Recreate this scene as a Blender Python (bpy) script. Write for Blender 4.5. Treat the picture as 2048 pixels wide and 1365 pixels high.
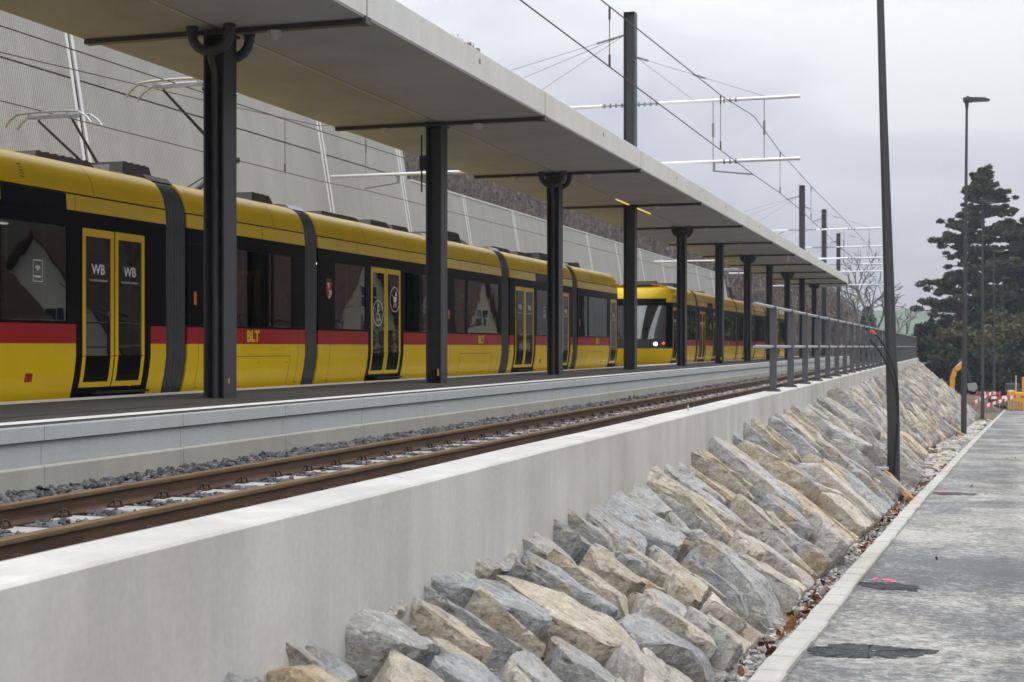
import bpy, bmesh, math, random
import numpy as np
from mathutils import Vector, Matrix

# ------------------------------------------------------------------ scene, camera, sky, sun
for o in list(bpy.data.objects):
    bpy.data.objects.remove(o, do_unlink=True)
S = bpy.context.scene
COL = S.collection
R = math.radians
EYE = 1.5                                    # camera height above the road under it
FPX = 2844.0                                 # focal length in photo pixels (50 mm)
TH = math.atan2(1925 - 1024, FPX)            # the tracks run to a vanishing point right of centre
CT, ST = math.cos(TH), math.sin(TH)
cam = bpy.data.cameras.new('camera')
cam.lens = 50.0
cam.sensor_width = 36.0
cam.shift_y = 11.5 / 2048
cam.clip_start = 0.1
cam.clip_end = 6000
cam.dof.use_dof = True
cam.dof.focus_distance = 11.5
cam.dof.aperture_fstop = 6.3
camo = bpy.data.objects.new('camera', cam)
COL.objects.link(camo)
camo.location = (0, 0, EYE)
camo.rotation_euler = (R(90), 0, TH)
S.camera = camo

SUN_EL, SUN_AZ = R(50), R(130)               # azimuth clockwise from +Y
world = bpy.data.worlds.new('World')
S.world = world
world.use_nodes = True
wn, wl = world.node_tree.nodes, world.node_tree.links
wn.clear()
w_out = wn.new('ShaderNodeOutputWorld')
w_bg = wn.new('ShaderNodeBackground')
w_sky = wn.new('ShaderNodeTexSky')
w_sky.sky_type = 'NISHITA'
w_sky.sun_disc = False
w_sky.sun_elevation = SUN_EL
w_sky.sun_rotation = SUN_AZ
w_sky.air_density = 1.0
w_sky.dust_density = 3.0
w_tc = wn.new('ShaderNodeTexCoord')
w_sep = wn.new('ShaderNodeSeparateXYZ')
wl.new(w_tc.outputs['Generated'], w_sep.inputs[0])
# overcast dome: brighter towards the zenith everywhere (CIE overcast), soft cloud structure
w_up = wn.new('ShaderNodeMapRange')
w_up.inputs['From Min'].default_value = 0.0
w_up.inputs['From Max'].default_value = 1.0
w_up.inputs['To Min'].default_value = 0.52
w_up.inputs['To Max'].default_value = 2.85
w_abs = wn.new('ShaderNodeMath'); w_abs.operation = 'ABSOLUTE'
wl.new(w_sep.outputs['Z'], w_abs.inputs[0])
w_pow = wn.new('ShaderNodeMath'); w_pow.operation = 'POWER'; w_pow.inputs[1].default_value = 1.2
wl.new(w_abs.outputs[0], w_pow.inputs[0])
wl.new(w_pow.outputs[0], w_up.inputs['Value'])
w_map = wn.new('ShaderNodeMapping')
w_map.inputs['Scale'].default_value = (1.0, 1.0, 2.6)
wl.new(w_tc.outputs['Generated'], w_map.inputs['Vector'])
w_n = wn.new('ShaderNodeTexNoise')
w_n.inputs['Scale'].default_value = 3.4
w_n.inputs['Detail'].default_value = 6.0
w_n.inputs['Roughness'].default_value = 0.5
w_n.inputs['Distortion'].default_value = 0.4
wl.new(w_map.outputs[0], w_n.inputs['Vector'])
w_cr = wn.new('ShaderNodeValToRGB')
w_cr.color_ramp.elements[0].position = 0.38
w_cr.color_ramp.elements[0].color = (0.80, 0.84, 0.94, 1)
w_cr.color_ramp.elements[1].position = 0.60
w_cr.color_ramp.elements[1].color = (1.20, 1.20, 1.20, 1)
wl.new(w_n.outputs['Fac'], w_cr.inputs[0])
w_mul = wn.new('ShaderNodeMix'); w_mul.data_type = 'RGBA'; w_mul.blend_type = 'MULTIPLY'
w_mul.inputs['Factor'].default_value = 1.0
wl.new(w_cr.outputs[0], w_mul.inputs['A'])
wl.new(w_up.outputs[0], w_mul.inputs['B'])
w_sc = wn.new('ShaderNodeMix'); w_sc.data_type = 'RGBA'; w_sc.blend_type = 'MULTIPLY'
w_sc.inputs['Factor'].default_value = 1.0
w_sc.inputs['B'].default_value = (0.08, 0.08, 0.08, 1)
wl.new(w_sky.outputs[0], w_sc.inputs['A'])
w_mix = wn.new('ShaderNodeMix'); w_mix.data_type = 'RGBA'
w_mix.inputs['Factor'].default_value = 0.93
wl.new(w_sc.outputs['Result'], w_mix.inputs['A'])
wl.new(w_mul.outputs['Result'], w_mix.inputs['B'])
wl.new(w_mix.outputs['Result'], w_bg.inputs['Color'])
w_bg.inputs['Strength'].default_value = 1.0
wl.new(w_bg.outputs[0], w_out.inputs[0])

sun = bpy.data.lights.new('sun', 'SUN')
sun.energy = 0.8
sun.angle = R(25)
sun.color = (1.0, 0.96, 0.90)
suno = bpy.data.objects.new('sun', sun)
COL.objects.link(suno)
sd = Vector((math.sin(SUN_AZ) * math.cos(SUN_EL), math.cos(SUN_AZ) * math.cos(SUN_EL), math.sin(SUN_EL)))
suno.rotation_euler = sd.to_track_quat('Z', 'Y').to_euler()
suno.location = (10, -10, 30)

S.view_settings.view_transform = 'Standard'
S.view_settings.look = 'None'
S.view_settings.exposure = 0.0
S.view_settings.gamma = 1.0
S.view_settings.use_curve_mapping = False
S.render.engine = 'CYCLES'
S.cycles.max_bounces = 8
S.cycles.transparent_max_bounces = 12

# ------------------------------------------------------------------ helpers
rnd = random.Random(7)
OFF = {}


def tag(o, label=None, cat=None, group=None, kind=None):
    if label: o['label'] = label
    if cat: o['category'] = cat
    if group: o['group'] = group
    if kind: o['kind'] = kind
    return o


def thing(name, loc, label, cat, group=None):
    o = bpy.data.objects.new(name, None)
    o.empty_display_size = 0.2
    COL.objects.link(o)
    o.location = loc
    OFF[o.name] = Vector(loc)
    return tag(o, label, cat, group)


class MB:
    def __init__(s):
        s.v, s.f = [], []

    def add(s, vs, fs):
        b = len(s.v)
        s.v.extend(vs)
        s.f.extend([tuple(i + b for i in f) for f in fs])
        return s

    def box(s, x0, x1, y0, y1, z0, z1):
        if x0 > x1: x0, x1 = x1, x0
        if y0 > y1: y0, y1 = y1, y0
        return s.add([(x0, y0, z0), (x1, y0, z0), (x1, y1, z0), (x0, y1, z0), (x0, y0, z1), (x1, y0, z1), (x1, y1, z1), (x0, y1, z1)],
                     [(0, 3, 2, 1), (4, 5, 6, 7), (0, 1, 5, 4), (1, 2, 6, 5), (2, 3, 7, 6), (3, 0, 4, 7)])

    def prism(s, poly, axis, t0, t1):
        """closed polygon in the two other axes, extruded along axis"""
        n = len(poly)
        def P(a, b, t):
            return {'x': (t, a, b), 'y': (a, t, b), 'z': (a, b, t)}[axis]
        vs = [P(a, b, t0) for a, b in poly] + [P(a, b, t1) for a, b in poly]
        fs = [tuple(range(n))[::-1], tuple(range(n, 2 * n))]
        fs += [(i, (i + 1) % n, n + (i + 1) % n, n + i) for i in range(n)]
        return s.add(vs, fs)

    def tube(s, pts, r, n=8, caps=True):
        pts = [Vector(p) for p in pts]
        m = len(pts)
        rs = r if isinstance(r, (list, tuple)) else [r] * m
        vs = []
        up0 = None
        for i, p in enumerate(pts):
            d = (pts[min(i + 1, m - 1)] - pts[max(i - 1, 0)])
            d.normalize()
            if up0 is None:
                a = Vector((0, 0, 1)) if abs(d.z) < 0.9 else Vector((1, 0, 0))
                up0 = (a - d * a.dot(d)).normalized()
            else:
                up0 = (up0 - d * up0.dot(d)).normalized()
            b = d.cross(up0)
            for k in range(n):
                t = 2 * math.pi * k / n
                q = p + (up0 * math.cos(t) + b * math.sin(t)) * rs[i]
                vs.append(tuple(q))
        fs = []
        for i in range(m - 1):
            for k in range(n):
                k2 = (k + 1) % n
                fs.append((i * n + k, i * n + k2, (i + 1) * n + k2, (i + 1) * n + k))
        if caps:
            fs.append(tuple(range(n))[::-1])
            fs.append(tuple(range((m - 1) * n, m * n)))
        return s.add(vs, fs)

    def cyl(s, p0, p1, r, n=12, r1=None):
        return s.tube([p0, p1], [r, r if r1 is None else r1], n)

    def mirror_x(s):
        s.v = [(-x, y, z) for x, y, z in s.v]
        s.f = [f[::-1] for f in s.f]
        return s

    def build(s, name, mat, parent=None, smooth=None, bevel=0, origin=None):
        me = bpy.data.meshes.new(name)
        V = s.v
        if parent is not None:
            off = OFF[parent.name]
        elif origin is not None:
            off = Vector(origin)
        else:
            a = np.array(V)
            off = Vector(((a[:, 0].min() + a[:, 0].max()) / 2, (a[:, 1].min() + a[:, 1].max()) / 2, a[:, 2].min()))
        me.from_pydata([(x - off[0], y - off[1], z - off[2]) for x, y, z in V], [], s.f)
        bm = bmesh.new()
        bm.from_mesh(me)
        bmesh.ops.recalc_face_normals(bm, faces=bm.faces)
        bm.to_mesh(me)
        bm.free()
        me.update()
        return link(me, name, mat, parent, off, smooth, bevel)


def link(me, name, mat, parent, off, smooth=None, bevel=0):
    o = bpy.data.objects.new(name, me)
    COL.objects.link(o)
    if mat: me.materials.append(mat)
    if parent is not None:
        o.parent = parent
    else:
        o.location = off
    OFF[o.name] = Vector(off)
    if smooth is not None:
        me.shade_smooth()
        me.set_sharp_from_angle(angle=R(smooth))
    if bevel:
        m = o.modifiers.new('bevel', 'BEVEL')
        m.width = bevel
        m.segments = 1
        m.limit_method = 'ANGLE'
    return o


def from_arrays(name, verts, faces, mat, parent=None, origin=(0, 0, 0), attr=None, smooth=False):
    """verts (n,3) and triangles (m,3) as numpy arrays"""
    off = OFF[parent.name] if parent is not None else Vector(origin)
    me = bpy.data.meshes.new(name)
    verts = np.asarray(verts, dtype=np.float32) - np.array(off, dtype=np.float32)
    faces = np.asarray(faces, dtype=np.int32)
    me.vertices.add(len(verts))
    me.vertices.foreach_set('co', verts.ravel())
    me.loops.add(faces.size)
    me.loops.foreach_set('vertex_index', faces.ravel())
    k = faces.shape[1]
    me.polygons.add(len(faces))
    me.polygons.foreach_set('loop_start', np.arange(0, faces.size, k, dtype=np.int32))
    me.polygons.foreach_set('loop_total', np.full(len(faces), k, dtype=np.int32))
    if attr is not None:
        a = me.attributes.new('rnd', 'FLOAT', 'POINT')
        a.data.foreach_set('value', np.asarray(attr, dtype=np.float32))
    me.update(calc_edges=True)
    me.validate()
    me.shade_smooth() if smooth else me.shade_flat()
    o = link(me, name, mat, parent, off)
    return o


def copy_tree(o, parent=None, loc=None, rotz=None, label=None):
    c = o.copy()
    COL.objects.link(c)
    if parent is not None: c.parent = parent
    if loc is not None:
        c.location = loc
    if rotz is not None: c.rotation_euler = (0, 0, rotz)
    if label: c['label'] = label
    OFF[c.name] = OFF[o.name]
    for ch in list(o.children):
        copy_tree(ch, c)
    return c


def pix(x, y, X=None, Y=None, Z=None):
    """the point seen at photo pixel (x, y) on the plane X=, Y= or Z= (world)"""
    u, w = (x - 1024) / FPX, (694 - y) / FPX
    d = Vector((-ST + CT * u, CT + ST * u, w))
    if X is not None: t = X / d.x
    elif Y is not None: t = Y / d.y
    else: t = (Z - EYE) / d.z
    return Vector((0, 0, EYE)) + d * t


def interp(t, pts):
    if t <= pts[0][0]:
        a, b = pts[0], pts[1]
    elif t >= pts[-1][0]:
        a, b = pts[-2], pts[-1]
    else:
        for a, b in zip(pts, pts[1:]):
            if a[0] <= t <= b[0]: break
    return a[1] + (b[1] - a[1]) * (t - a[0]) / (b[0] - a[0])


# ------------------------------------------------------------------ materials
class NT:
    def __init__(s, name):
        s.m = bpy.data.materials.new(name)
        s.m.use_nodes = True
        s.n, s.l = s.m.node_tree.nodes, s.m.node_tree.links
        s.p = s.n['Principled BSDF']
        s.geo = s.n.new('ShaderNodeNewGeometry')

    def noise(s, scale, detail=4, rough=0.55, stretch=None, vec=None, dist=0.0):
        t = s.n.new('ShaderNodeTexNoise')
        t.inputs['Scale'].default_value = scale
        t.inputs['Detail'].default_value = detail
        t.inputs['Roughness'].default_value = rough
        t.inputs['Distortion'].default_value = dist
        v = vec or s.geo.outputs['Position']
        if stretch:
            mp = s.n.new('ShaderNodeMapping')
            mp.inputs['Scale'].default_value = stretch
            s.l.new(v, mp.inputs['Vector'])
            v = mp.outputs[0]
        s.l.new(v, t.inputs['Vector'])
        return t.outputs['Fac']

    def ramp(s, fac, stops):
        r = s.n.new('ShaderNodeValToRGB')
        e = r.color_ramp.elements
        while len(e) < len(stops): e.new(0.5)
        for i, (p, c) in enumerate(stops):
            e[i].position = p
            if not hasattr(c, '__len__'): c = (c, c, c)
            e[i].color = (*c, 1)
        s.l.new(fac, r.inputs[0])
        return r.outputs[0]

    def mix(s, fac, a, b, mode='MIX'):
        m = s.n.new('ShaderNodeMix')
        m.data_type = 'RGBA'
        m.blend_type = mode
        for sock, v in (('Factor', fac), ('A', a), ('B', b)):
            i = m.inputs[sock]
            if isinstance(v, (int, float)) and sock != 'Factor': v = (v, v, v)
            if isinstance(v, tuple): i.default_value = (*v, 1)
            elif isinstance(v, (int, float)): i.default_value = v
            else: s.l.new(v, i)
        return m.outputs['Result']

    def col(s, v):
        if isinstance(v, tuple): s.p.inputs['Base Color'].default_value = (*v, 1)
        else: s.l.new(v, s.p.inputs['Base Color'])

    def set(s, **k):
        names = dict(rough='Roughness', metal='Metallic', spec='Specular IOR Level', coat='Coat Weight', coatr='Coat Roughness', ior='IOR')
        for a, v in k.items():
            i = s.p.inputs[names[a]]
            if isinstance(v, (int, float)): i.default_value = v
            else: s.l.new(v, i)

    def bump(s, h, strength=0.3, dist=0.01, prev=None):
        b = s.n.new('ShaderNodeBump')
        b.inputs['Strength'].default_value = strength
        b.inputs['Distance'].default_value = dist
        s.l.new(h, b.inputs['Height'])
        if prev is not None: s.l.new(prev, b.inputs['Normal'])
        s.l.new(b.outputs[0], s.p.inputs['Normal'])
        return b.outputs[0]

    def attr(s, name):
        a = s.n.new('ShaderNodeAttribute')
        a.attribute_name = name
        return a.outputs['Fac']


def plain(name, c, rough=0.6, metal=0.0, var=0.12, scale=6.0, bump=0.0, bscale=60.0, coat=0.0, spec=0.5):
    t = NT(name)
    if var:
        n = t.noise(scale, 5)
        lo, hi = tuple(x * (1 - var) for x in c), tuple(min(1, x * (1 + var)) for x in c)
        t.col(t.ramp(n, [(0.3, lo), (0.7, hi)]))
    else:
        t.col(c)
    t.set(rough=rough, metal=metal, coat=coat, spec=spec)
    if bump:
        t.bump(t.noise(bscale, 4), bump, 0.01)
    return t.m


def concrete(name, c, streak=0.12, blotch=0.10, pores=0.0, rough=0.85):
    t = NT(name)
    base = t.ramp(t.noise(0.9, 6, 0.6), [(0.25, tuple(x * (1 - blotch) for x in c)), (0.75, tuple(min(1, x * (1 + blotch)) for x in c))])
    st = t.ramp(t.noise(2.2, 5, 0.6, stretch=(1.5, 1.5, 0.18)), [(0.35, (1 - streak,) * 3), (0.62, (1, 1, 1))])
    c1 = t.mix(1.0, base, st, 'MULTIPLY')
    warm = t.ramp(t.noise(0.45, 3), [(0.4, (1.0, 0.985, 0.955)), (0.62, (0.985, 1.0, 1.01))])
    c1 = t.mix(1.0, c1, warm, 'MULTIPLY')
    fine = t.ramp(t.noise(38, 3), [(0.3, (0.93,) * 3), (0.7, (1.03,) * 3)])
    c1 = t.mix(1.0, c1, fine, 'MULTIPLY')
    if pores:
        pr = t.ramp(t.noise(60, 2, 0.4), [(0.24, (1 - pores,) * 3), (0.29, (1, 1, 1))])
        c1 = t.mix(1.0, c1, pr, 'MULTIPLY')
    t.col(c1)
    t.set(rough=rough, spec=0.3)
    t.bump(t.noise(70, 4), 0.12, 0.004)
    return t.m


MAT = {}
MAT['concrete_wall'] = concrete('concrete_wall', (0.51, 0.497, 0.468), 0.16, 0.18)
MAT['concrete_edge'] = concrete('concrete_edge_panel', (0.42, 0.43, 0.44), 0.05, 0.05)
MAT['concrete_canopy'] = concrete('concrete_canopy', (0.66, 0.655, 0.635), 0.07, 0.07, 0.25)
MAT['plinth'] = concrete('plinth_concrete', (0.36, 0.35, 0.315), 0.10, 0.10)
MAT['soffit'] = concrete('soffit_shade_concrete', (0.43, 0.43, 0.435), 0.04, 0.10, 0.15)  # underside shade put into the colour, a darker grey than the slabs
MAT['sleeper'] = concrete('concrete_sleeper', (0.45, 0.44, 0.42), 0.05, 0.15)
MAT['kerb'] = concrete('kerb_stone', (0.43, 0.42, 0.39), 0.1, 0.16)
MAT['steel'] = plain('anthracite_steel', (0.042, 0.043, 0.047), 0.45, 0.0, 0.10, 8)
MAT['steel_fence'] = plain('grey_fence_paint', (0.078, 0.080, 0.088), 0.5, 0.0, 0.1, 8)
MAT['galv'] = plain('galvanised_steel', (0.42, 0.43, 0.45), 0.35, 0.7, 0.15, 20)
MAT['alu'] = plain('aluminium_tube', (0.72, 0.73, 0.74), 0.35, 0.4, 0.06, 10)
MAT['wire'] = plain('copper_wire', (0.10, 0.075, 0.055), 0.5, 0.5, 0)
MAT['wire_grey'] = plain('steel_wire', (0.24, 0.24, 0.25), 0.5, 0.5, 0)
MAT['black'] = plain('black_rubber', (0.012, 0.012, 0.013), 0.55, 0, 0)
MAT['bellows'] = plain('bellows_rubber', (0.085, 0.085, 0.088), 0.28, 0, 0.15, 9)
MAT['white'] = plain('white_paint', (0.75, 0.75, 0.73), 0.6, 0, 0.12, 9)
MAT['line'] = plain('platform_line', (0.80, 0.79, 0.76), 0.7, 0, 0.16, 5)
MAT['lens_white'] = plain('off_white_plastic', (0.55, 0.54, 0.50), 0.5, 0, 0.05)
MAT['roof_grey'] = plain('roof_equipment', (0.035, 0.036, 0.04), 0.5, 0, 0.2, 6)
MAT['brass'] = plain('socket_brass', (0.25, 0.2, 0.09), 0.5, 0.3, 0.1)
MAT['timber'] = plain('timber', (0.33, 0.21, 0.10), 0.8, 0, 0.3, 9, 0.2, 40)
MAT['orange_cap'] = plain('red_cap', (0.75, 0.06, 0.04), 0.4, 0, 0)
MAT['orange_lamp'] = plain('orange_lamp', (0.75, 0.18, 0.02), 0.4, 0, 0)
MAT['machine'] = plain('machine_yellow', (0.68, 0.33, 0.02), 0.45, 0, 0.12, 3)
MAT['barrier_red'] = plain('barrier_red', (0.52, 0.03, 0.03), 0.5, 0, 0.1)
MAT['soil'] = plain('soil', (0.12, 0.088, 0.058), 0.95, 0, 0.35, 2.5, 0.6, 8)
MAT['seat'] = plain('seat_fabric', (0.05, 0.06, 0.09), 0.8, 0, 0.1)
MAT['interior'] = plain('interior_panel', (0.35, 0.35, 0.34), 0.6, 0, 0.05)
MAT['handrail_yellow'] = plain('handrail_yellow', (0.75, 0.5, 0.02), 0.4, 0, 0)

def tram_paint(name, c, wob=0.05, coat=0.14, spec=0.16):
    t = NT(name)
    n = t.noise(1.3, 4)
    t.col(t.ramp(n, [(0.3, tuple(x * 0.94 for x in c)), (0.7, tuple(min(1, x * 1.04) for x in c))]))
    t.set(rough=0.3, coat=coat, coatr=0.03, spec=spec)
    t.bump(t.noise(1.6, 2, 0.4, stretch=(1, 1, 1.6)), wob, 0.05)
    return t.m
MAT['yellow'] = tram_paint('tram_yellow', (0.80, 0.53, 0.008))
MAT['red'] = tram_paint('tram_red', (0.40, 0.014, 0.016))
MAT['gloss_black'] = tram_paint('tram_black', (0.004, 0.004, 0.005), 0.02, 0.06, 0.03)

def glass_mat(name, tint, rough=0.012, ior=1.75, wob=0.02):
    t = NT(name)
    t.n.remove(t.p)
    out = t.n['Material Output']
    tr = t.n.new('ShaderNodeBsdfTransparent')
    tr.inputs[0].default_value = (*tint, 1)
    gl = t.n.new('ShaderNodeBsdfGlossy')
    gl.inputs['Roughness'].default_value = rough
    gl.inputs['Color'].default_value = (0.92, 0.94, 0.95, 1)
    lw = t.n.new('ShaderNodeLayerWeight')
    lw.inputs['Blend'].default_value = 0.5
    pw = t.n.new('ShaderNodeMath'); pw.operation = 'POWER'; pw.inputs[1].default_value = 4.6
    t.l.new(lw.outputs['Facing'], pw.inputs[0])
    f0 = ((ior - 1) / (ior + 1)) ** 2
    fr = t.n.new('ShaderNodeMath'); fr.operation = 'MULTIPLY_ADD'
    fr.inputs[1].default_value = 1 - f0
    fr.inputs[2].default_value = f0
    t.l.new(pw.outputs[0], fr.inputs[0])
    b = t.n.new('ShaderNodeBump')
    b.inputs['Strength'].default_value = wob
    b.inputs['Distance'].default_value = 0.05
    t.l.new(t.noise(1.5, 2, 0.4), b.inputs['Height'])
    t.l.new(b.outputs[0], gl.inputs['Normal'])
    mx = t.n.new('ShaderNodeMixShader')
    t.l.new(fr.outputs[0], mx.inputs[0])
    t.l.new(tr.outputs[0], mx.inputs[1])
    t.l.new(gl.outputs[0], mx.inputs[2])
    t.l.new(mx.outputs[0], out.inputs['Surface'])
    return t.m
MAT['glass'] = glass_mat('tinted_glass', (0.26, 0.265, 0.265))
MAT['windscreen'] = glass_mat('windscreen_glass', (0.55, 0.58, 0.58), ior=2.6)

def lamp_mat(name, c, e):
    t = NT(name)
    t.col(c)
    t.p.inputs['Emission Color'].default_value = (*c, 1)
    t.p.inputs['Emission Strength'].default_value = e
    return t.m
MAT['headlight'] = lamp_mat('headlight', (1, 0.95, 0.78), 2.5)
MAT['tail'] = lamp_mat('tail_light', (0.9, 0.12, 0.02), 0.8)
MAT['led'] = lamp_mat('warm_led', (1, 0.72, 0.2), 0.9)
MAT['tram_led'] = lamp_mat('ceiling_led', (1, 0.96, 0.88), 5.0)

def rail_mat():
    t = NT('rusty_rail')
    n = t.noise(3, 6, 0.65, stretch=(3, 0.5, 3))
    c = t.ramp(n, [(0.25, (0.035, 0.020, 0.012)), (0.5, (0.075, 0.043, 0.024)), (0.75, (0.115, 0.066, 0.035))])
    sep = t.n.new('ShaderNodeSeparateXYZ')
    t.l.new(t.geo.outputs['Position'], sep.inputs[0])
    # the head is worn lighter, the web carries grey mill scale
    mr = t.n.new('ShaderNodeMapRange')
    mr.inputs['From Min'].default_value = 0.432
    mr.inputs['From Max'].default_value = 0.440
    t.l.new(sep.outputs['Z'], mr.inputs['Value'])
    head = t.ramp(t.noise(9, 5, stretch=(4, 0.4, 4)), [(0.3, (0.12, 0.075, 0.035)), (0.7, (0.21, 0.145, 0.078))])
    c = t.mix(mr.outputs[0], c, head)
    t.col(c)
    t.set(rough=0.75, metal=0.15)
    t.bump(t.noise(60, 4), 0.25, 0.004)
    return t.m
MAT['rail'] = rail_mat()
MAT['clip'] = plain('rusty_clip', (0.045, 0.026, 0.016), 0.7, 0.2, 0.3, 30)

def asphalt(name, c, dusty=False, sh=0.0):
    t = NT(name)
    fine = t.ramp(t.noise(160, 3, 0.7), [(0.3, tuple(x * 0.72 for x in c)), (0.7, tuple(x * 1.35 for x in c))])
    big = t.ramp(t.noise(0.5, 5, 0.6), [(0.3, (0.82,) * 3), (0.7, (1.12,) * 3)])
    cc = t.mix(1.0, fine, big, 'MULTIPLY')
    if dusty:
        dust = (0.38, 0.367, 0.335)
        d1 = t.noise(0.55, 8, 0.66, stretch=(1, 0.8, 1), dist=0.4)
        d2 = t.noise(14, 8, 0.85)
        m = t.mix(0.58, d1, d2)
        f = t.ramp(m, [(0.435 + sh, 0.0), (0.49 + sh, 0.38), (0.55 + sh, 0.95)])
        cc = t.mix(f, cc, dust)
        sp = t.ramp(t.noise(26, 3, 0.6), [(0.66, 0.0), (0.72, 0.8)])
        cc = t.mix(sp, cc, (0.42, 0.41, 0.38))
        br = t.ramp(t.noise(1.1, 4, 0.6, stretch=(1, 2, 1)), [(0.64, 0.0), (0.76, 0.45)])
        cc = t.mix(br, cc, (0.13, 0.10, 0.07))
        tr = t.ramp(t.noise(1.5, 3, 0.5, stretch=(1.4, 0.015, 1)), [(0.40, (0.86,) * 3), (0.60, (1.10,) * 3)])
        cc = t.mix(1.0, cc, tr, 'MULTIPLY')
    else:
        sp = t.ramp(t.noise(0.9, 6, 0.7, stretch=(3, 0.6, 1)), [(0.5, (1,) * 3), (0.75, (1.35,) * 3)])
        cc = t.mix(1.0, cc, sp, 'MULTIPLY')
    t.col(cc)
    t.set(rough=0.88, spec=0.3)
    t.bump(t.noise(170, 3), 0.35, 0.006)
    return t.m
MAT['road'] = asphalt('road_asphalt', (0.100, 0.102, 0.106), True, 0.02)
MAT['patch'] = asphalt('fresh_asphalt', (0.045, 0.046, 0.050), True, 0.12)
def ragged(mt, scale, lo, hi):
    n, l = mt.node_tree.nodes, mt.node_tree.links
    out, p, g = n['Material Output'], n['Principled BSDF'], n.new('ShaderNodeNewGeometry')
    tx = n.new('ShaderNodeTexNoise'); tx.inputs['Scale'].default_value = scale; tx.inputs['Detail'].default_value = 6; tx.inputs['Roughness'].default_value = 0.7
    l.new(g.outputs['Position'], tx.inputs['Vector'])
    r = n.new('ShaderNodeValToRGB'); r.color_ramp.elements[0].position = lo; r.color_ramp.elements[1].position = hi
    l.new(tx.outputs['Fac'], r.inputs[0])
    tr, mx = n.new('ShaderNodeBsdfTransparent'), n.new('ShaderNodeMixShader')
    l.new(r.outputs[0], mx.inputs[0]); l.new(tr.outputs[0], mx.inputs[1]); l.new(p.outputs[0], mx.inputs[2])
    l.new(mx.outputs[0], out.inputs['Surface'])
ragged(MAT['patch'], 5.0, 0.33, 0.46)
MAT['platform'] = asphalt('platform_asphalt', (0.062, 0.058, 0.054))
MAT['platform_dark'] = asphalt('platform_asphalt_joint', (0.040, 0.038, 0.036))
MAT['pink'] = plain('pink_spray', (0.72, 0.10, 0.21), 0.8, 0, 0.2, 30)
ragged(MAT['pink'], 30.0, 0.42, 0.56)

def stone_mat():
    t = NT('quarry_stone')
    r = t.attr('rnd')
    tc = t.n.new('ShaderNodeTexCoord')
    obv = t.geo.outputs['Position']
    off = t.n.new('ShaderNodeVectorMath'); off.operation = 'ADD'
    cmb = t.n.new('ShaderNodeCombineXYZ')
    mm = t.n.new('ShaderNodeMath'); mm.operation = 'MULTIPLY'; mm.inputs[1].default_value = 57.0
    t.l.new(r, mm.inputs[0])
    for i in range(3): t.l.new(mm.outputs[0], cmb.inputs[i])
    t.l.new(obv, off.inputs[0]); t.l.new(cmb.outputs[0], off.inputs[1])
    v = off.outputs[0]
    tone = t.ramp(r, [(0.0, (0.36, 0.365, 0.37)), (0.2, (0.51, 0.50, 0.465)), (0.42, (0.61, 0.55, 0.44)),
                      (0.56, (0.44, 0.445, 0.45)), (0.78, (0.65, 0.60, 0.50)), (1.0, (0.57, 0.465, 0.32))])
    band = t.noise(3.0, 7, 0.68, stretch=(2.2, 1.1, 3.4), vec=v, dist=0.8)
    streak = t.noise(11, 6, 0.7, stretch=(0.55, 2.2, 1.6), vec=v, dist=0.5)
    lo = t.mix(1.0, tone, (0.66, 0.67, 0.70), 'MULTIPLY')
    c = t.mix(t.ramp(band, [(0.34, 0.0), (0.62, 1.0)]), lo, tone)
    och = t.ramp(t.noise(1.9, 5, 0.6, vec=v, dist=0.6), [(0.52, 0.0), (0.68, 0.72)])
    c = t.mix(och, c, (0.41, 0.285, 0.135))
    wv = t.ramp(streak, [(0.53, 0.0), (0.66, 0.75)])
    c = t.mix(wv, c, (0.66, 0.64, 0.59))
    dk = t.ramp(t.noise(17, 5, 0.7, stretch=(0.7, 1.6, 1.3), vec=v), [(0.33, 0.75), (0.45, 0.0)])
    c = t.mix(dk, c, (0.12, 0.118, 0.11))
    f = t.ramp(t.noise(48, 7, 0.8, vec=v), [(0.32, (0.62,) * 3), (0.66, (1.22,) * 3)])
    c = t.mix(1.0, c, f, 'MULTIPLY')
    t.col(c)
    t.set(rough=0.88, spec=0.25)
    b1 = t.bump(streak, 0.8, 0.035)
    t.bump(t.noise(34, 7, 0.8, vec=v), 0.7, 0.016, b1)
    return t.m
MAT['stone'] = stone_mat()

def pebble_mat(name, stops):
    t = NT(name)
    c = t.ramp(t.attr('rnd'), stops)
    f = t.ramp(t.noise(60, 3), [(0.3, (0.8,) * 3), (0.7, (1.15,) * 3)])
    t.col(t.mix(1.0, c, f, 'MULTIPLY'))
    t.set(rough=0.9, spec=0.25)
    return t.m
MAT['ballast'] = pebble_mat('ballast_stone', [(0, (0.055, 0.056, 0.060)), (0.6, (0.13, 0.132, 0.14)), (0.93, (0.20, 0.20, 0.205)), (1, (0.17, 0.11, 0.07))])
MAT['gravel'] = pebble_mat('toe_gravel', [(0, (0.16, 0.155, 0.15)), (0.7, (0.36, 0.35, 0.33)), (1, (0.48, 0.46, 0.42))])
MAT['leaf_dead'] = pebble_mat('dead_leaf', [(0, (0.09, 0.035, 0.018)), (0.6, (0.19, 0.08, 0.035)), (1, (0.27, 0.155, 0.075))])
MAT['ballast_bed'] = plain('ballast_bed', (0.065, 0.064, 0.063), 0.95, 0, 0.5, 24, 0.9, 22)
MAT['bank'] = plain('bank_gravel', (0.16, 0.15, 0.135), 0.95, 0, 0.45, 18, 0.8, 26)
MAT['ground'] = plain('ground', (0.13, 0.115, 0.085), 0.95, 0, 0.4, 0.6, 0.3, 6)

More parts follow.
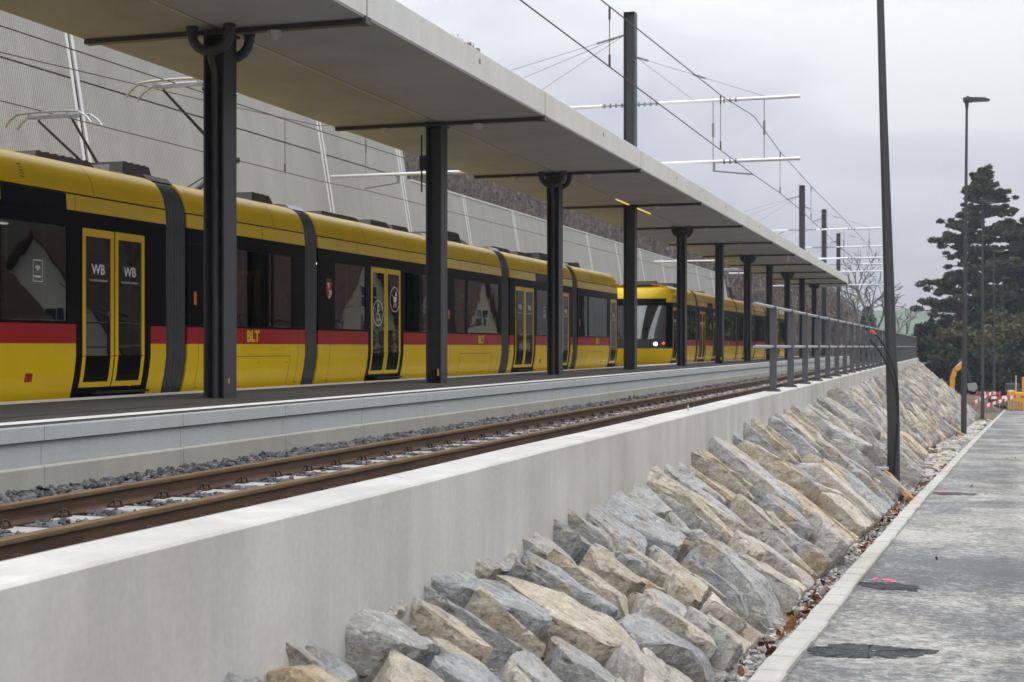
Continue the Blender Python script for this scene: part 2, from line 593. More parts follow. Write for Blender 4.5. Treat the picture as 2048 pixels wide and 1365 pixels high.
def foliage(name, stops, trans=0.25):
    t = NT(name)
    c = t.ramp(t.attr('rnd'), stops)
    f = t.ramp(t.noise(0.5, 3), [(0.35, (0.78,) * 3), (0.65, (1.2,) * 3)])
    t.col(t.mix(1.0, c, f, 'MULTIPLY'))
    t.set(rough=0.7, spec=0.2)
    return t.m
MAT['pine'] = foliage('pine_needles', [(0, (0.018, 0.030, 0.014)), (0.5, (0.036, 0.058, 0.024)), (1, (0.072, 0.096, 0.040))])
MAT['yew'] = foliage('yew_foliage', [(0, (0.010, 0.018, 0.011)), (0.6, (0.022, 0.034, 0.018)), (1, (0.040, 0.056, 0.026))])
MAT['willow'] = foliage('olive_twigs', [(0, (0.045, 0.042, 0.018)), (0.6, (0.085, 0.078, 0.030)), (1, (0.13, 0.115, 0.045))])
MAT['hedge'] = foliage('green_hedge', [(0, (0.04, 0.06, 0.015)), (1, (0.10, 0.14, 0.03))])
MAT['wood'] = foliage('winter_wood', [(0, (0.075, 0.055, 0.048)), (0.55, (0.125, 0.092, 0.078)), (0.8, (0.15, 0.105, 0.07)), (0.9, (0.12, 0.12, 0.05)), (1, (0.06, 0.075, 0.035))])
MAT['bark'] = plain('bark', (0.075, 0.062, 0.052), 0.9, 0, 0.3, 4, 0.4, 20)
MAT['bark_grey'] = plain('bark_grey', (0.13, 0.12, 0.11), 0.9, 0, 0.3, 4)
MAT['field'] = plain('meadow', (0.065, 0.115, 0.06), 0.95, 0, 0.3, 0.02)
MAT['hill'] = plain('hill_floor', (0.050, 0.042, 0.034), 0.95, 0, 0.35, 0.05, 0.5, 0.3)

# facade cladding
def facade_mat():
    t = NT('facade_cladding')
    c = t.ramp(t.noise(1.4, 6, 0.65, stretch=(1, 1.3, 0.35)), [(0.3, (0.325, 0.322, 0.308)), (0.7, (0.39, 0.387, 0.372))])
    c2 = t.ramp(t.noise(0.12, 3), [(0.35, (0.94,) * 3), (0.65, (1.05,) * 3)])
    t.col(t.mix(1.0, c, c2, 'MULTIPLY'))
    t.set(rough=0.6, spec=0.4)
    return t.m
MAT['facade'] = facade_mat()
MAT['trim'] = plain('facade_trim', (0.60, 0.60, 0.60), 0.45, 0.2, 0.05)
MAT['plaster_cream'] = plain('plaster_cream', (0.62, 0.55, 0.42), 0.9, 0, 0.06, 1)
MAT['plaster_white'] = plain('plaster_white', (0.76, 0.74, 0.69), 0.9, 0, 0.06, 1)
MAT['roof_tile'] = plain('roof_tile', (0.085, 0.045, 0.032), 0.85, 0, 0.3, 3)
MAT['house_glass'] = plain('house_glass', (0.03, 0.035, 0.04), 0.1, 0, 0)
MAT['shutter'] = plain('shutter_green', (0.05, 0.075, 0.06), 0.7, 0, 0.1)


# ------------------------------------------------------------------ levels and lines
def road_z(Y): return -0.0291 * min(Y, 124) if Y > -20 else 0.58
KERB = [(7.32, -1.03), (11.6, -0.902), (19.75, -0.646), (41.7, 0.16), (80, 1.66), (120.6, 3.24)]
def kerb_x(Y): return interp(Y, KERB)
RAIL_Z = 0.47
PLAT_Z = 0.90
WALL_Z = EYE - 0.584
WX0, WX1 = -2.491, -2.235                    # the retaining wall's far and near faces
WALL_END = 78.8
YC = [14.92, 22.15, 29.34, 36.6, 43.8, 51.0, 58.0, 64.9, 71.8, 78.6, 85.2]   # canopy columns
YC_ALL = [0.5, 7.7] + YC
COLX = -8.33
CAN_X0, CAN_X1 = -10.17, -6.45
CAN_Z0, CAN_Z1 = 5.23, 5.644

# ------------------------------------------------------------------ ground and road
def terrain():
    xs = sorted(set(list(np.linspace(-880, -60, 15)) + [-40, -25, -18, -12, -7, -2.6, -2.3] + [-1.5, -1.0, 0, 2, 4, 6, 8, 12, 20, 40] + list(np.linspace(70, 880, 14))))
    ys = sorted(set(list(np.linspace(-300, -25, 8)) + list(np.linspace(-20, 124, 37)) + [140, 170, 220, 300, 500, 700, 980]))
    vs, fs = [], []
    for y in ys:
        for x in xs:
            if x <= -2.5:
                z = 0.22
                if y > 95: z = 0.22 - min(1, (y - 95) / 60) * 3.6
            else:
                z = road_z(y) - 0.12
                if x > 5: z -= 0
            if y > 300: z = -3.8
            vs.append((x, y, z))
    n = len(xs)
    for j in range(len(ys) - 1):
        for i in range(n - 1):
            fs.append((j * n + i, j * n + i + 1, (j + 1) * n + i + 1, (j + 1) * n + i))
    m = MB(); m.add(vs, fs)
    return tag(m.build('ground', MAT['ground'], origin=(0, 0, 0)), 'bare brown ground around the station', kind='structure')
terrain()

m = MB()
ys = list(np.linspace(-15, 118, 60))
for i, y in enumerate(ys):
    m.v.append((kerb_x(y) + 0.15, y, road_z(y)))
    m.v.append((kerb_x(y) + 9.0, y, road_z(y)))
m.f = [(2 * i, 2 * i + 1, 2 * i + 3, 2 * i + 2) for i in range(len(ys) - 1)]
road = tag(m.build('road', MAT['road'], origin=(0, 0, 0)), 'dusty grey asphalt road beside the stone bank', kind='structure')

def road_blob(name, mat, pts, Zoff, seed, sub=14):
    """an irregular flat patch lying on the road, outlined by photo pixels on the road plane"""
    rg = random.Random(seed)
    P = []
    for (x, y) in pts:
        # intersect with the sloping road
        p = pix(x, y, Z=0)
        for _ in range(25):
            p = pix(x, y, Z=road_z(p.y) + Zoff)
        P.append(p)
    out = []
    n = len(P)
    for i in range(n):
        a, b = P[i], P[(i + 1) % n]
        L = (b - a).length
        for k in range(sub):
            q = a.lerp(b, k / sub)
            j = L * 0.10
            out.append((q.x + rg.uniform(-j, j), q.y + rg.uniform(-j, j)))
    vs = [(x, y, road_z(y) + Zoff) for x, y in out]
    cx, cy = sum(x for x, _ in out) / len(out), sum(y for _, y in out) / len(out)
    vs.append((cx, cy, road_z(cy) + Zoff))
    k = len(out)
    m = MB(); m.add(vs, [(i, (i + 1) % k, k) for i in range(k)])
    return m.build(name, mat, road)
road_blob('asphalt_patch', MAT['patch'], [(1612, 1296), (1700, 1286), (1790, 1294), (1878, 1302), (1830, 1314), (1720, 1316), (1620, 1312)], 0.004, 1)
road_blob('asphalt_patch', MAT['patch'], [(1716, 1164), (1770, 1165), (1835, 1172), (1830, 1182), (1760, 1178), (1722, 1172)], 0.004, 2)
road_blob('asphalt_patch', MAT['patch'], [(1862, 984), (1910, 985), (1955, 988), (1950, 991), (1880, 990)], 0.004, 3)
road_blob('spray_mark', MAT['pink'], [(1744, 1160), (1751, 1154), (1756, 1153), (1752, 1158), (1749, 1162)], 0.010, 4, 3)
road_blob('spray_mark', MAT['pink'], [(1762, 1158), (1778, 1156), (1782, 1162), (1774, 1163), (1768, 1161)], 0.010, 5, 3)
road_blob('spray_mark', MAT['pink'], [(1778, 1161), (1793, 1161), (1793, 1164), (1780, 1164)], 0.010, 6, 3)
road_blob('spray_mark', MAT['pink'], [(1872, 983), (1896, 983), (1896, 985), (1874, 985)], 0.010, 7, 3)

# kerb: a row of stones, the near ones each a part
kerb = thing('kerb', (kerb_x(10), 10, road_z(10)), 'pale row of narrow kerb stones edging the road', 'kerb')
rg = random.Random(3)
y = 3.0
ki = 0
while y < 112:
    L = rg.uniform(0.28, 0.46) if y < 60 else 1.2
    y1 = y + L
    x0, x1 = kerb_x(y), kerb_x(y1)
    j, jz = rg.uniform(-0.006, 0.006), rg.uniform(-0.006, 0.006)
    zz0, zz1 = road_z(y) + 0.035 + jz, road_z(y1) + 0.035 + jz
    g = 0.006
    m = MB()
    w = 0.152 + rg.uniform(-0.006, 0.006)
    e = 0.012
    m.add([(x0 + j, y + g, zz0 - 0.2), (x0 + j + w, y + g, zz0 - 0.2), (x1 + j + w, y1 - g, zz1 - 0.2), (x1 + j, y1 - g, zz1 - 0.2),
           (x0 + j, y + g, zz0 - e), (x0 + j + w, y + g, zz0 - e), (x1 + j + w, y1 - g, zz1 - e), (x1 + j, y1 - g, zz1 - e),
           (x0 + j + e, y + g + e, zz0), (x0 + j + w - e, y + g + e, zz0 + rg.uniform(-.003, .003)), (x1 + j + w - e, y1 - g - e, zz1), (x1 + j + e, y1 - g - e, zz1)],
          [(0, 1, 5, 4), (1, 2, 6, 5), (2, 3, 7, 6), (3, 0, 4, 7), (4, 5, 9, 8), (5, 6, 10, 9), (6, 7, 11, 10), (7, 4, 8, 11), (8, 9, 10, 11)])
    m.build('kerb_stone', MAT['kerb'], kerb)
    ki += 1
    y = y1
# bed of mortar between the kerb stones
m = MB()
for i, yy in enumerate(ys):
    if yy < 1: continue
    m.v += [(kerb_x(yy) + 0.012, yy, road_z(yy) + 0.022), (kerb_x(yy) + 0.14, yy, road_z(yy) + 0.022)]
k = len(m.v) // 2
m.f = [(2 * i, 2 * i + 1, 2 * i + 3, 2 * i + 2) for i in range(k - 1)]
m.build('mortar_bed', MAT['bank'], kerb)

# ------------------------------------------------------------------ retaining wall
from mathutils import noise as mnoise
def top_z(Y): return interp(Y, [(0, EYE - 1.10), (9, EYE - 1.06), (16, EYE - 0.96), (26, EYE - 0.915), (80, EYE - 0.905)])
wall = thing('retaining_wall', (-2.36, 30, -1.0), 'smooth pale concrete retaining wall between the track and the stone bank', 'wall')
WJ = [-3.0, 29.9, 38.4, 46.6, 54.8, 63.0, 71.0, WALL_END]
for a, b in zip(WJ, WJ[1:]):
    m = MB()
    n = max(8, int((b - a) / 0.35))
    rows = []
    for i in range(n + 1):
        y = a + 0.006 + (b - a - 0.012) * i / n
        wob = 0.006 * mnoise.noise((y * 0.9, 3.3, 0)) + 0.003 * mnoise.noise((y * 3.1, 7.3, 0))
        wz = 0.004 * mnoise.noise((y * 0.7, 9.3, 0))
        ch = 0.010
        rows.append([(WX0, y, -2.6), (WX0, y, WALL_Z + wz), (WX1 - ch + wob, y, WALL_Z + wz), (WX1 + wob * .6, y, WALL_Z - ch + wz), (WX1, y, -0.2), (WX1, y, -2.6)])
    vs = [p for r_ in rows for p in r_]
    fs = []
    for i in range(n):
        for k in range(5):
            fs.append((i * 6 + k, i * 6 + k + 1, (i + 1) * 6 + k + 1, (i + 1) * 6 + k))
    fs.append(tuple(range(6)))
    fs.append(tuple(range(n * 6, n * 6 + 6))[::-1])
    m.add(vs, [f[::-1] for f in fs])
    m.build('wall_section', MAT['concrete_wall'], wall)
# survey pin on the wall top
m = MB()
p = pix(1376, 822, Z=WALL_Z)
m.cyl((p.x, p.y, WALL_Z - .01), (p.x, p.y, WALL_Z + 0.05), 0.006, 8)
m.cyl((p.x, p.y, WALL_Z + 0.03), (p.x, p.y, WALL_Z + 0.055), 0.012, 8, 0.006)
tag(m.build('survey_pin', MAT['galv']), 'small metal survey pin standing on the wall top', 'pin')

# ------------------------------------------------------------------ stone bank
def slope(u):
    B = (kerb_x(u) - 0.14 - 0.62 * min(1, max(0, (u - 23.5) / 10)), road_z(u) + 0.0)
    T = (WX1, top_z(u))
    return B, T
def slope_len(u):
    B, T = slope(u)
    return math.hypot(T[0] - B[0], T[1] - B[1])
def slope_pt(u, v, h):
    B, T = slope(u)
    L = math.hypot(T[0] - B[0], T[1] - B[1])
    sx, sz = (T[0] - B[0]) / L, (T[1] - B[1]) / L
    return (B[0] + sx * v + sz * h, u, B[1] + sz * v - sx * h)

m = MB()
us = list(np.linspace(1, WALL_END + 1.2, 90))
for u in us:
    L = slope_len(u)
    m.v += [(kerb_x(u) + 0.01, u, road_z(u) - 0.05), slope_pt(u, 0.05, -0.08), slope_pt(u, L * 0.5, -0.17), slope_pt(u, L + 0.05, -0.15)]
for i in range(len(us) - 1):
    for k in range(3):
        m.f.append((i * 4 + k, (i + 1) * 4 + k, (i + 1) * 4 + k + 1, i * 4 + k + 1))
# end face of the bank
e = len(us) - 1
m.v += [slope_pt(us[-1], 0, -0.07)[:2] + (-3.6,), (WX1, us[-1], -3.6)]
k = len(m.v)
m.f.append((e * 4, e * 4 + 1, e * 4 + 2, e * 4 + 3, k - 1, k - 2))
bank = tag(m.build('embankment', MAT['bank'], origin=(-1.5, 30, -0.5)), 'steep bank of fitted grey and tan quarry stones below the retaining wall', kind='structure')

def voronoi_cells():
    rg = random.Random(21)
    A = 1.75                                  # stones are longer up the slope than along it
    seeds = []
    u = 1.6
    while u < WALL_END + 1.0:
        L = slope_len(u)
        near_ = max(0.0, min(1.0, (13 - u) / 5))
        wid = rg.uniform(0.26, 0.54) * (1 - 0.22 * near_) * (1.28 if 11 < u < 34 else 1.0)
        n = max(2, int(round(L / rg.uniform(0.52, 0.95))) + (1 if rg.random() < 0.7 * near_ else 0))
        ph = rg.uniform(-0.5, 0.5)
        for k in range(n + 1):
            v = L * (k + 0.5 + ph * 0.7) / n + rg.uniform(-0.14, 0.14)
            if -0.05 < v < L + 0.1:
                if rg.random() < 0.12: continue
                seeds.append((u + rg.uniform(-0.18, 0.18), v))
                if rg.random() < 0.14: seeds.append((u + rg.uniform(-0.3, 0.3), v + rg.uniform(-0.35, 0.35)))
        u += wid
    cells = []
    for i, (su, sv) in enumerate(seeds):
        L = slope_len(su)
        poly = [(su - 1.2, 0.0), (su + 1.2, 0.0), (su + 1.2, L + 0.10), (su - 1.2, L + 0.10)]
        for j, (tu, tv) in enumerate(seeds):
            if i == j or abs(tu - su) > 2.2 or abs(tv - sv) > 3.4: continue
            # shear the metric a little so that joints lean
            mu, mv = (su + tu) / 2, (sv + tv) / 2
            Am = 1.15 if mu < 8 else (1.75 if mu > 14 else 1.15 + (mu - 8) * 0.1)
            sk_ = 0.16 * mnoise.noise((mu * 0.8, mv * 0.6, 2.0)) + 0.08
            nu, nv = (tu - su) + sk_ * (tv - sv), (tv - sv) / (Am * Am) + sk_ * (tu - su)
            out = []
            for a, b in zip(poly, poly[1:] + poly[:1]):
                da = (a[0] - mu) * nu + (a[1] - mv) * nv
                db = (b[0] - mu) * nu + (b[1] - mv) * nv
                if da <= 0: out.append(a)
                if (da < 0 < db) or (db < 0 < da):
                    t = da / (da - db)
                    out.append((a[0] + (b[0] - a[0]) * t, a[1] + (b[1] - a[1]) * t))
            poly = out
            if len(poly) < 3: break
        if len(poly) >= 3:
            ar = 0.5 * abs(sum(a[0] * b[1] - b[0] * a[1] for a, b in zip(poly, poly[1:] + poly[:1])))
            # the lamp posts stand in gaps of the stone facing
            pc = (sum(p[0] for p in poly) / len(poly), sum(p[1] for p in poly) / len(poly))
            if any(yl - 2.3 < pc[0] < yl + 0.5 and pc[1] < 0.75 for yl in (22.8, 51.6)): continue
            if ar > 0.035: cells.append((poly, ar))
    return cells

def stone_mesh(poly, seed, hi):
    rg = random.Random(seed)
    n = len(poly)
    cu, cv = sum(p[0] for p in poly) / n, sum(p[1] for p in poly) / n
    # corner cutting keeps the stone angular but not a clean polygon
    pts = []
    for i in range(n):
        a, b = poly[i], poly[(i + 1) % n]
        L = math.hypot(b[0] - a[0], b[1] - a[1])
        if L < 0.03: continue
        c = rg.uniform(0.06, 0.2)
        pts.append((a[0] + (b[0] - a[0]) * c, a[1] + (b[1] - a[1]) * c))
        d = 1 - rg.uniform(0.06, 0.2)
        pts.append((a[0] + (b[0] - a[0]) * d, a[1] + (b[1] - a[1]) * d))
    N = 30 if hi == 2 else (20 if hi == 1 else 10)
    per = [math.hypot(pts[(i + 1) % len(pts)][0] - p[0], pts[(i + 1) % len(pts)][1] - p[1]) for i, p in enumerate(pts)]
    tot = sum(per)
    res = []
    i, acc = 0, 0.0
    for k in range(N):
        t = tot * k / N
        while acc + per[i] < t:
            acc += per[i]; i += 1
        f = (t - acc) / max(per[i], 1e-6)
        a, b = pts[i], pts[(i + 1) % len(pts)]
        res.append((a[0] + (b[0] - a[0]) * f, a[1] + (b[1] - a[1]) * f))
    gap = rg.uniform(0.010, 0.042)
    size = math.sqrt(tot * tot / 16)
    h0 = rg.uniform(0.0, 0.18 if cu > 12 else 0.13)
    if cv > slope_len(cu) - 0.45: h0 *= 0.45
    tu, tv = rg.gauss(-0.13, 0.12), rg.gauss(0.03, 0.08)
    planes = []
    for k in range(rg.choice((0, 1, 1, 2))):
        a = rg.uniform(0, 2 * math.pi)
        planes.append((math.cos(a), math.sin(a), rg.uniform(0.25, 0.9), rg.uniform(0.35, 0.75) * size))
    sd = rg.uniform(0, 500)
    def top(u, v):
        du, dv = u - cu, v - cv
        h = h0 + tu * du + tv * dv
        for (a, b, g, o) in planes:
            h = min(h, h0 + tu * du + tv * dv - g * (a * du + b * dv - o * 0.55))
        h += 0.022 * mnoise.noise((u * 3.1 + sd, v * 1.7, sd)) + 0.015 * mnoise.noise((u * 9 + sd, v * 5, 3.1))
        st = mnoise.noise((u * 2.0 + sd, v * 0.9, 8.8))
        h += 0.045 * round(st * 2.2) / 2.2
        return h
    if hi == 2: rings = [(0.90, -0.30), (0.985, 0.85), (1.0, 0.45), (0.995, 0.12), (0.975, 0.025), (0.93, 0), (0.76, 0), (0.56, 0), (0.36, 0), (0.17, 0)]
    elif hi == 1: rings = [(0.90, -0.30), (1.0, 0.6), (0.995, 0.12), (0.955, 0.012), (0.72, 0), (0.42, 0), (0.18, 0)]
    else: rings = [(0.92, -0.30), (0.99, 0.3), (0.93, 0.01), (0.5, 0)]
    thk = rg.uniform(0.20, 0.32)
    vs, fs = [], []
    for ri, (sc, d) in enumerate(rings):
        for k, (u, v) in enumerate(res):
            du, dv = u - cu, v - cv
            r = math.hypot(du, dv)
            s_ = sc * max(0.3, (r - gap) / r)
            if ri < 5:
                s_ *= 1 + 0.055 * mnoise.noise((u * 6 + sd, v * 6, ri * 0.35))
            uu, vv = cu + du * s_, cv + dv * s_
            if d < 0: h = -0.26
            else: h = max(-0.25, top(uu, vv) - d * thk)
            if ri < 5 and hi:
                uu += rg.uniform(-.008, .008); vv += rg.uniform(-.008, .008); h += rg.uniform(-.007, .007)
            vs.append(slope_pt(uu, vv, h))
    vs.append(slope_pt(cu, cv, top(cu, cv)))
    for ri in range(len(rings) - 1):
        for k in range(N):
            k2 = (k + 1) % N
            a, b, c, d = ri * N + k, ri * N + k2, (ri + 1) * N + k2, (ri + 1) * N + k
            if (k + ri) % 2: fs += [(a, b, c), (a, c, d)]
            else: fs += [(a, b, d), (b, c, d)]
    l = (len(rings) - 1) * N
    fs += [(l + k, l + (k + 1) % N, len(vs) - 1) for k in range(N)]
    return vs, fs, (cu, cv)

cells = voronoi_cells()
cells.sort(key=lambda c: -c[1] / (sum(p[0] for p in c[0]) / len(c[0]) + 1.0) ** 2)
sv, sf, sr, so = [], [], [], 0
for i, (poly, ar) in enumerate(cells):
    cy = sum(p[0] for p in poly) / len(poly)
    if i < 295:
        vs, fs, c = stone_mesh(poly, 1000 + i, 2 if i < 130 else 1)
        from_arrays('stone', vs, fs, MAT['stone'], bank, attr=[rnd.random()] * len(vs))
    else:
        vs, fs, c = stone_mesh(poly, 1000 + i, 0)
        sv += vs; sf += [tuple(a + so for a in f) for f in fs]; sr += [rnd.random()] * len(vs); so += len(vs)
if sv:
    tag(from_arrays('far_stones', sv, sf, MAT['stone'], bank, attr=sr), kind='stuff')
print('stones', len(cells))

# small flat stones on the shelf between the bank's foot and the kerb
# scattered small material: pebbles and leaves (numpy, one mesh each)
NPR = np.random.RandomState(5)
ICO_V = None
def ico():
    t = (1 + 5 ** 0.5) / 2
    v = np.array([(-1, t, 0), (1, t, 0), (-1, -t, 0), (1, -t, 0), (0, -1, t), (0, 1, t), (0, -1, -t), (0, 1, -t), (t, 0, -1), (t, 0, 1), (-t, 0, -1), (-t, 0, 1)], float)
    v /= np.linalg.norm(v[0])
    f = np.array([(0, 11, 5), (0, 5, 1), (0, 1, 7), (0, 7, 10), (0, 10, 11), (1, 5, 9), (5, 11, 4), (11, 10, 2), (10, 7, 6), (7, 1, 8), (3, 9, 4), (3, 4, 2), (3, 2, 6), (3, 6, 8), (3, 8, 9), (4, 9, 5), (2, 4, 11), (6, 2, 10), (8, 6, 7), (9, 8, 1)])
    return v, f
def pebbles(pos, size, squash=0.7):
    v, f = ico()
    n = len(pos)
    pos, size = np.asarray(pos), np.asarray(size)
    V = v[None] * (1 + NPR.uniform(-0.32, 0.32, (n, 12, 1)))
    V = V * NPR.uniform(0.65, 1.2, (n, 1, 3)) * np.array([1, 1, squash])
    a = NPR.uniform(0, 6.28, n)
    c, s = np.cos(a)[:, None], np.sin(a)[:, None]
    x, y = V[:, :, 0] * c - V[:, :, 1] * s, V[:, :, 0] * s + V[:, :, 1] * c
    b = NPR.uniform(-0.6, 0.6, n)
    c, s = np.cos(b)[:, None], np.sin(b)[:, None]
    z, y = V[:, :, 2] * c - y * s, V[:, :, 2] * s + y * c
    V = np.stack([x, y, z], 2) * size[:, None, None] + pos[:, None, :]
    F = (f[None] + (np.arange(n) * 12)[:, None, None]).reshape(-1, 3)
    return V.reshape(-1, 3), F, np.repeat(NPR.uniform(0, 1, n), 12)
def leaves(pos, size, flat=0.5):
    n = len(pos)
    pos, size = np.asarray(pos), np.asarray(size)
    base = np.array([(-1, 0, 0.1), (-0.25, -0.5, 0), (0.6, -0.38, .12), (1, 0, 0.25), (0.55, 0.42, 0.1), (-0.3, 0.46, 0.02)])
    V = base[None] * (1 + NPR.uniform(-0.3, 0.3, (n, 6, 1)))
    V = np.repeat(V, 1, 0)
    q = NPR.normal(0, 1, (n, 4)); q[:, 0] += 5.0 * flat; 
    w, x, y, z = (q / np.linalg.norm(q, axis=1, keepdims=True)).T
    az = NPR.uniform(0, 6.28, n)
    V = V.copy()
    c, s = np.cos(az)[:, None], np.sin(az)[:, None]
    V = np.stack([V[:, :, 0] * c - V[:, :, 1] * s, V[:, :, 0] * s + V[:, :, 1] * c, V[:, :, 2]], 2)
    M = np.stack([1 - 2 * (y * y + z * z), 2 * (x * y - z * w), 2 * (x * z + y * w), 2 * (x * y + z * w), 1 - 2 * (x * x + z * z), 2 * (y * z - x * w), 2 * (x * z - y * w), 2 * (y * z + x * w), 1 - 2 * (x * x + y * y)], 1).reshape(n, 3, 3)
    V = np.einsum('nij,nkj->nki', M, V) * size[:, None, None] + pos[:, None, :]
    f = np.array([(0, 1, 5), (1, 4, 5), (1, 2, 4), (2, 3, 4)])
    F = (f[None] + (np.arange(n) * 6)[:, None, None]).reshape(-1, 3)
    return V.reshape(-1, 3), F, np.repeat(NPR.uniform(0, 1, n), 6)

# gravel in the joints and along the toe
P, Z = [], []
for i in range(5200):
    u = 3 + 58 * NPR.rand() ** 1.7
    x = kerb_x(u) - NPR.uniform(0.0, 0.20)
    P.append((x, u, road_z(u) - 0.035 + NPR.uniform(-.015, .02))); Z.append(NPR.uniform(0.012, 0.034) if NPR.rand() < .9 else NPR.uniform(.03, .055))
for i in range(5000):
    u = 3 + 40 * NPR.rand() ** 1.6
    P.append(slope_pt(u, NPR.uniform(0.05, slope_len(u)), -0.12 + NPR.uniform(-.03, .05))); Z.append(NPR.uniform(0.015, 0.036))
for i in range(2600):
    u = 24 + 50 * NPR.rand() ** 1.3
    P.append((kerb_x(u) - 0.02 - NPR.uniform(0, 0.75) * min(1, max(0.1, (u - 23.5) / 10)), u, road_z(u) - 0.03)); Z.append(NPR.uniform(0.02, 0.06))
v, f, a = pebbles(P, Z)
tag(from_arrays('gravel', v, f, MAT['gravel'], origin=(-0.9, 20, -0.6), attr=a), 'loose grey gravel at the foot of the stone bank', 'gravel', kind='stuff')
P, Z = [], []
for i in range(420):
    u = 5.5 + 24 * NPR.rand() ** 1.35
    if mnoise.noise((u * 0.9, 1.7, 0)) < -0.12 and NPR.rand() < .85: continue
    P.append((kerb_x(u) - NPR.uniform(-0.01, 0.13), u, road_z(u) + 0.0 + NPR.uniform(-.01, .03))); Z.append(NPR.uniform(0.022, 0.048))
for i in range(9):
    u = 6 + 30 * NPR.rand()
    P.append((kerb_x(u) + NPR.uniform(0.0, 2.2), u, road_z(u) + 0.012)); Z.append(NPR.uniform(0.02, 0.04))
for i in range(46):
    u = 5 + 20 * NPR.rand()
    P.append((NPR.uniform(-6.62, -4.3), u, 0.345)); Z.append(NPR.uniform(0.025, 0.045))
for i in range(90):
    u = 6.5 + 34 * NPR.rand()
    P.append((NPR.uniform(-6.60, -6.16), u, 0.37)); Z.append(NPR.uniform(0.025, 0.045))
v, f, a = leaves(P, Z)
tag(from_arrays('dead_leaves', v, f, MAT['leaf_dead'], origin=(-0.9, 20, -0.4), attr=a), 'brown dead leaves lying along the kerb and the ballast', 'leaves', kind='stuff')

P, Z = [], []
for i in range(210):
    u = 25 + 50 * NPR.rand() ** 1.2
    w_ = 0.70 * min(1, max(0.1, (u - 23.5) / 10))
    P.append((kerb_x(u) - 0.10 - NPR.uniform(0, w_), u, road_z(u) - 0.02)); Z.append(NPR.uniform(0.09, 0.20))
v, f, a = pebbles(P, Z, 0.38)
tag(from_arrays('toe_stones', v, f, MAT['stone'], bank, attr=a), kind='stuff')

# ------------------------------------------------------------------ fence on the wall
fence = thing('guard_rail', (-2.37, 45, WALL_Z), 'grey steel railing with flat posts and two round rails on the wall top', 'railing')
FX = -2.365
fy = 18.62
fys = []
dcs = [18.6, 20.5, 22.3, 24.3, 26.2, 27.9]
y = 18.8
while y < WALL_END - 0.2:
    fys.append(y); y += 1.98
H = 1.10
post0 = None
for i, y in enumerate(fys):
    m = MB()
    # flat bar post with rounded eye at the top round the rail
    prof = [(-0.045, 0.012), (0.045, 0.012), (0.045, H - 0.035)]
    for k in range(1, 8):
        a = math.pi * k / 8
        prof.append((0.045 * math.cos(a), H - 0.02 + 0.05 * math.sin(a)))
    prof.append((-0.045, H - 0.035))
    m.prism([(FX + a, WALL_Z + b) for a, b in prof], 'y', y - 0.030, y + 0.030)
    if i == 0:
        p = m.build('post', MAT['steel_fence'], fence, bevel=0.004)
        mb = MB().box(FX - 0.09, FX + 0.09, y - 0.08, y + 0.08, WALL_Z + 0.004, WALL_Z + 0.018)
        for sx in (-1, 1):
            for sy in (-1, 1):
                mb.cyl((FX + sx * 0.065, y + sy * 0.057, WALL_Z + 0.017), (FX + sx * 0.065, y + sy * 0.057, WALL_Z + 0.034), 0.011, 6)
        bp = mb.build('base_plate', MAT['steel_fence'], p)
        post0 = (p, y)
    else:
        p = post0[0].copy(); COL.objects.link(p); p.location = (0, y - post0[1], 0)
        b2 = bp.copy(); COL.objects.link(b2); b2.parent = p
ry0 = pix(1508, 690, X=FX).y
for z in (H, EYE - WALL_Z):
    m = MB()
    m.tube([(FX, ry0, WALL_Z + z), (FX, WALL_END - 0.3, WALL_Z + z)], 0.0215, 12, caps=False)
    m.tube([(FX, ry0 + 0.002, WALL_Z + z), (FX, ry0 + 0.3, WALL_Z + z)], 0.017, 10, caps=True)
    m.build('rail', MAT['galv'], fence, smooth=40)
    for y in fys[:14]:
        pass

# ------------------------------------------------------------------ near track
track = thing('railway_track', (-5.453, 30, 0.2), 'rusty metre-gauge track on concrete sleepers in front of the platform', 'railway track')
TX = -5.453
def rail_profile(xc):
    z = RAIL_Z
    half = [(0.0335, 0), (0.0335, -0.026), (0.029, -0.036), (0.010, -0.044), (0.008, -0.115), (0.014, -0.126), (0.0625, -0.138), (0.0625, -0.149)]
    pts = [(xc + 0.026, z + 0.0)] + [(xc + a, z + b - (0.006 if i == 0 else 0)) for i, (a, b) in enumerate(half)]
    pts += [(xc - a, z + b - (0.006 if i == 0 else 0)) for i, (a, b) in reversed(list(enumerate(half)))] + [(xc - 0.026, z)]
    return pts
for xc in (TX - 0.5335, TX + 0.5335):
    m = MB().prism(rail_profile(xc), 'y', -2, 112)
    m.build('rail', MAT['rail'], track, smooth=30)
# sleepers with spring clips
SL = 0.64
s0 = pix(120, 1030, X=-5.93).y
sm = MB()
w, wt = 0.13, 0.11
pr = [(-w, 0.10), (w, 0.10), (w, 0.285), (wt, 0.327), (-wt, 0.327), (-w, 0.285)]
sm.prism([(a, b) for a, b in pr], 'x', TX - 0.98, TX + 0.98)
clip = MB()
path = []
for k in range(15):
    t = k / 14
    a = -0.6 + t * 5.0
    path.append((0.060 + 0.020 * math.sin(a) , -0.062 + 0.125 * t + 0.012 * math.cos(a * 1.5), 0.345 + 0.034 * math.sin(a * 1.15 + 0.5)))
clip.tube(path, 0.0095, 6)
clip.tube([(0.105, -0.05, 0.33), (0.10, -0.03, 0.372), (0.075, 0.0, 0.382), (0.10, 0.03, 0.372), (0.105, 0.05, 0.33)], 0.0095, 6)
clip.box(0.04, 0.125, -0.045, 0.045, 0.316, 0.336)
sl_me = cl_me = None
y = s0 - SL * 9
k = 0
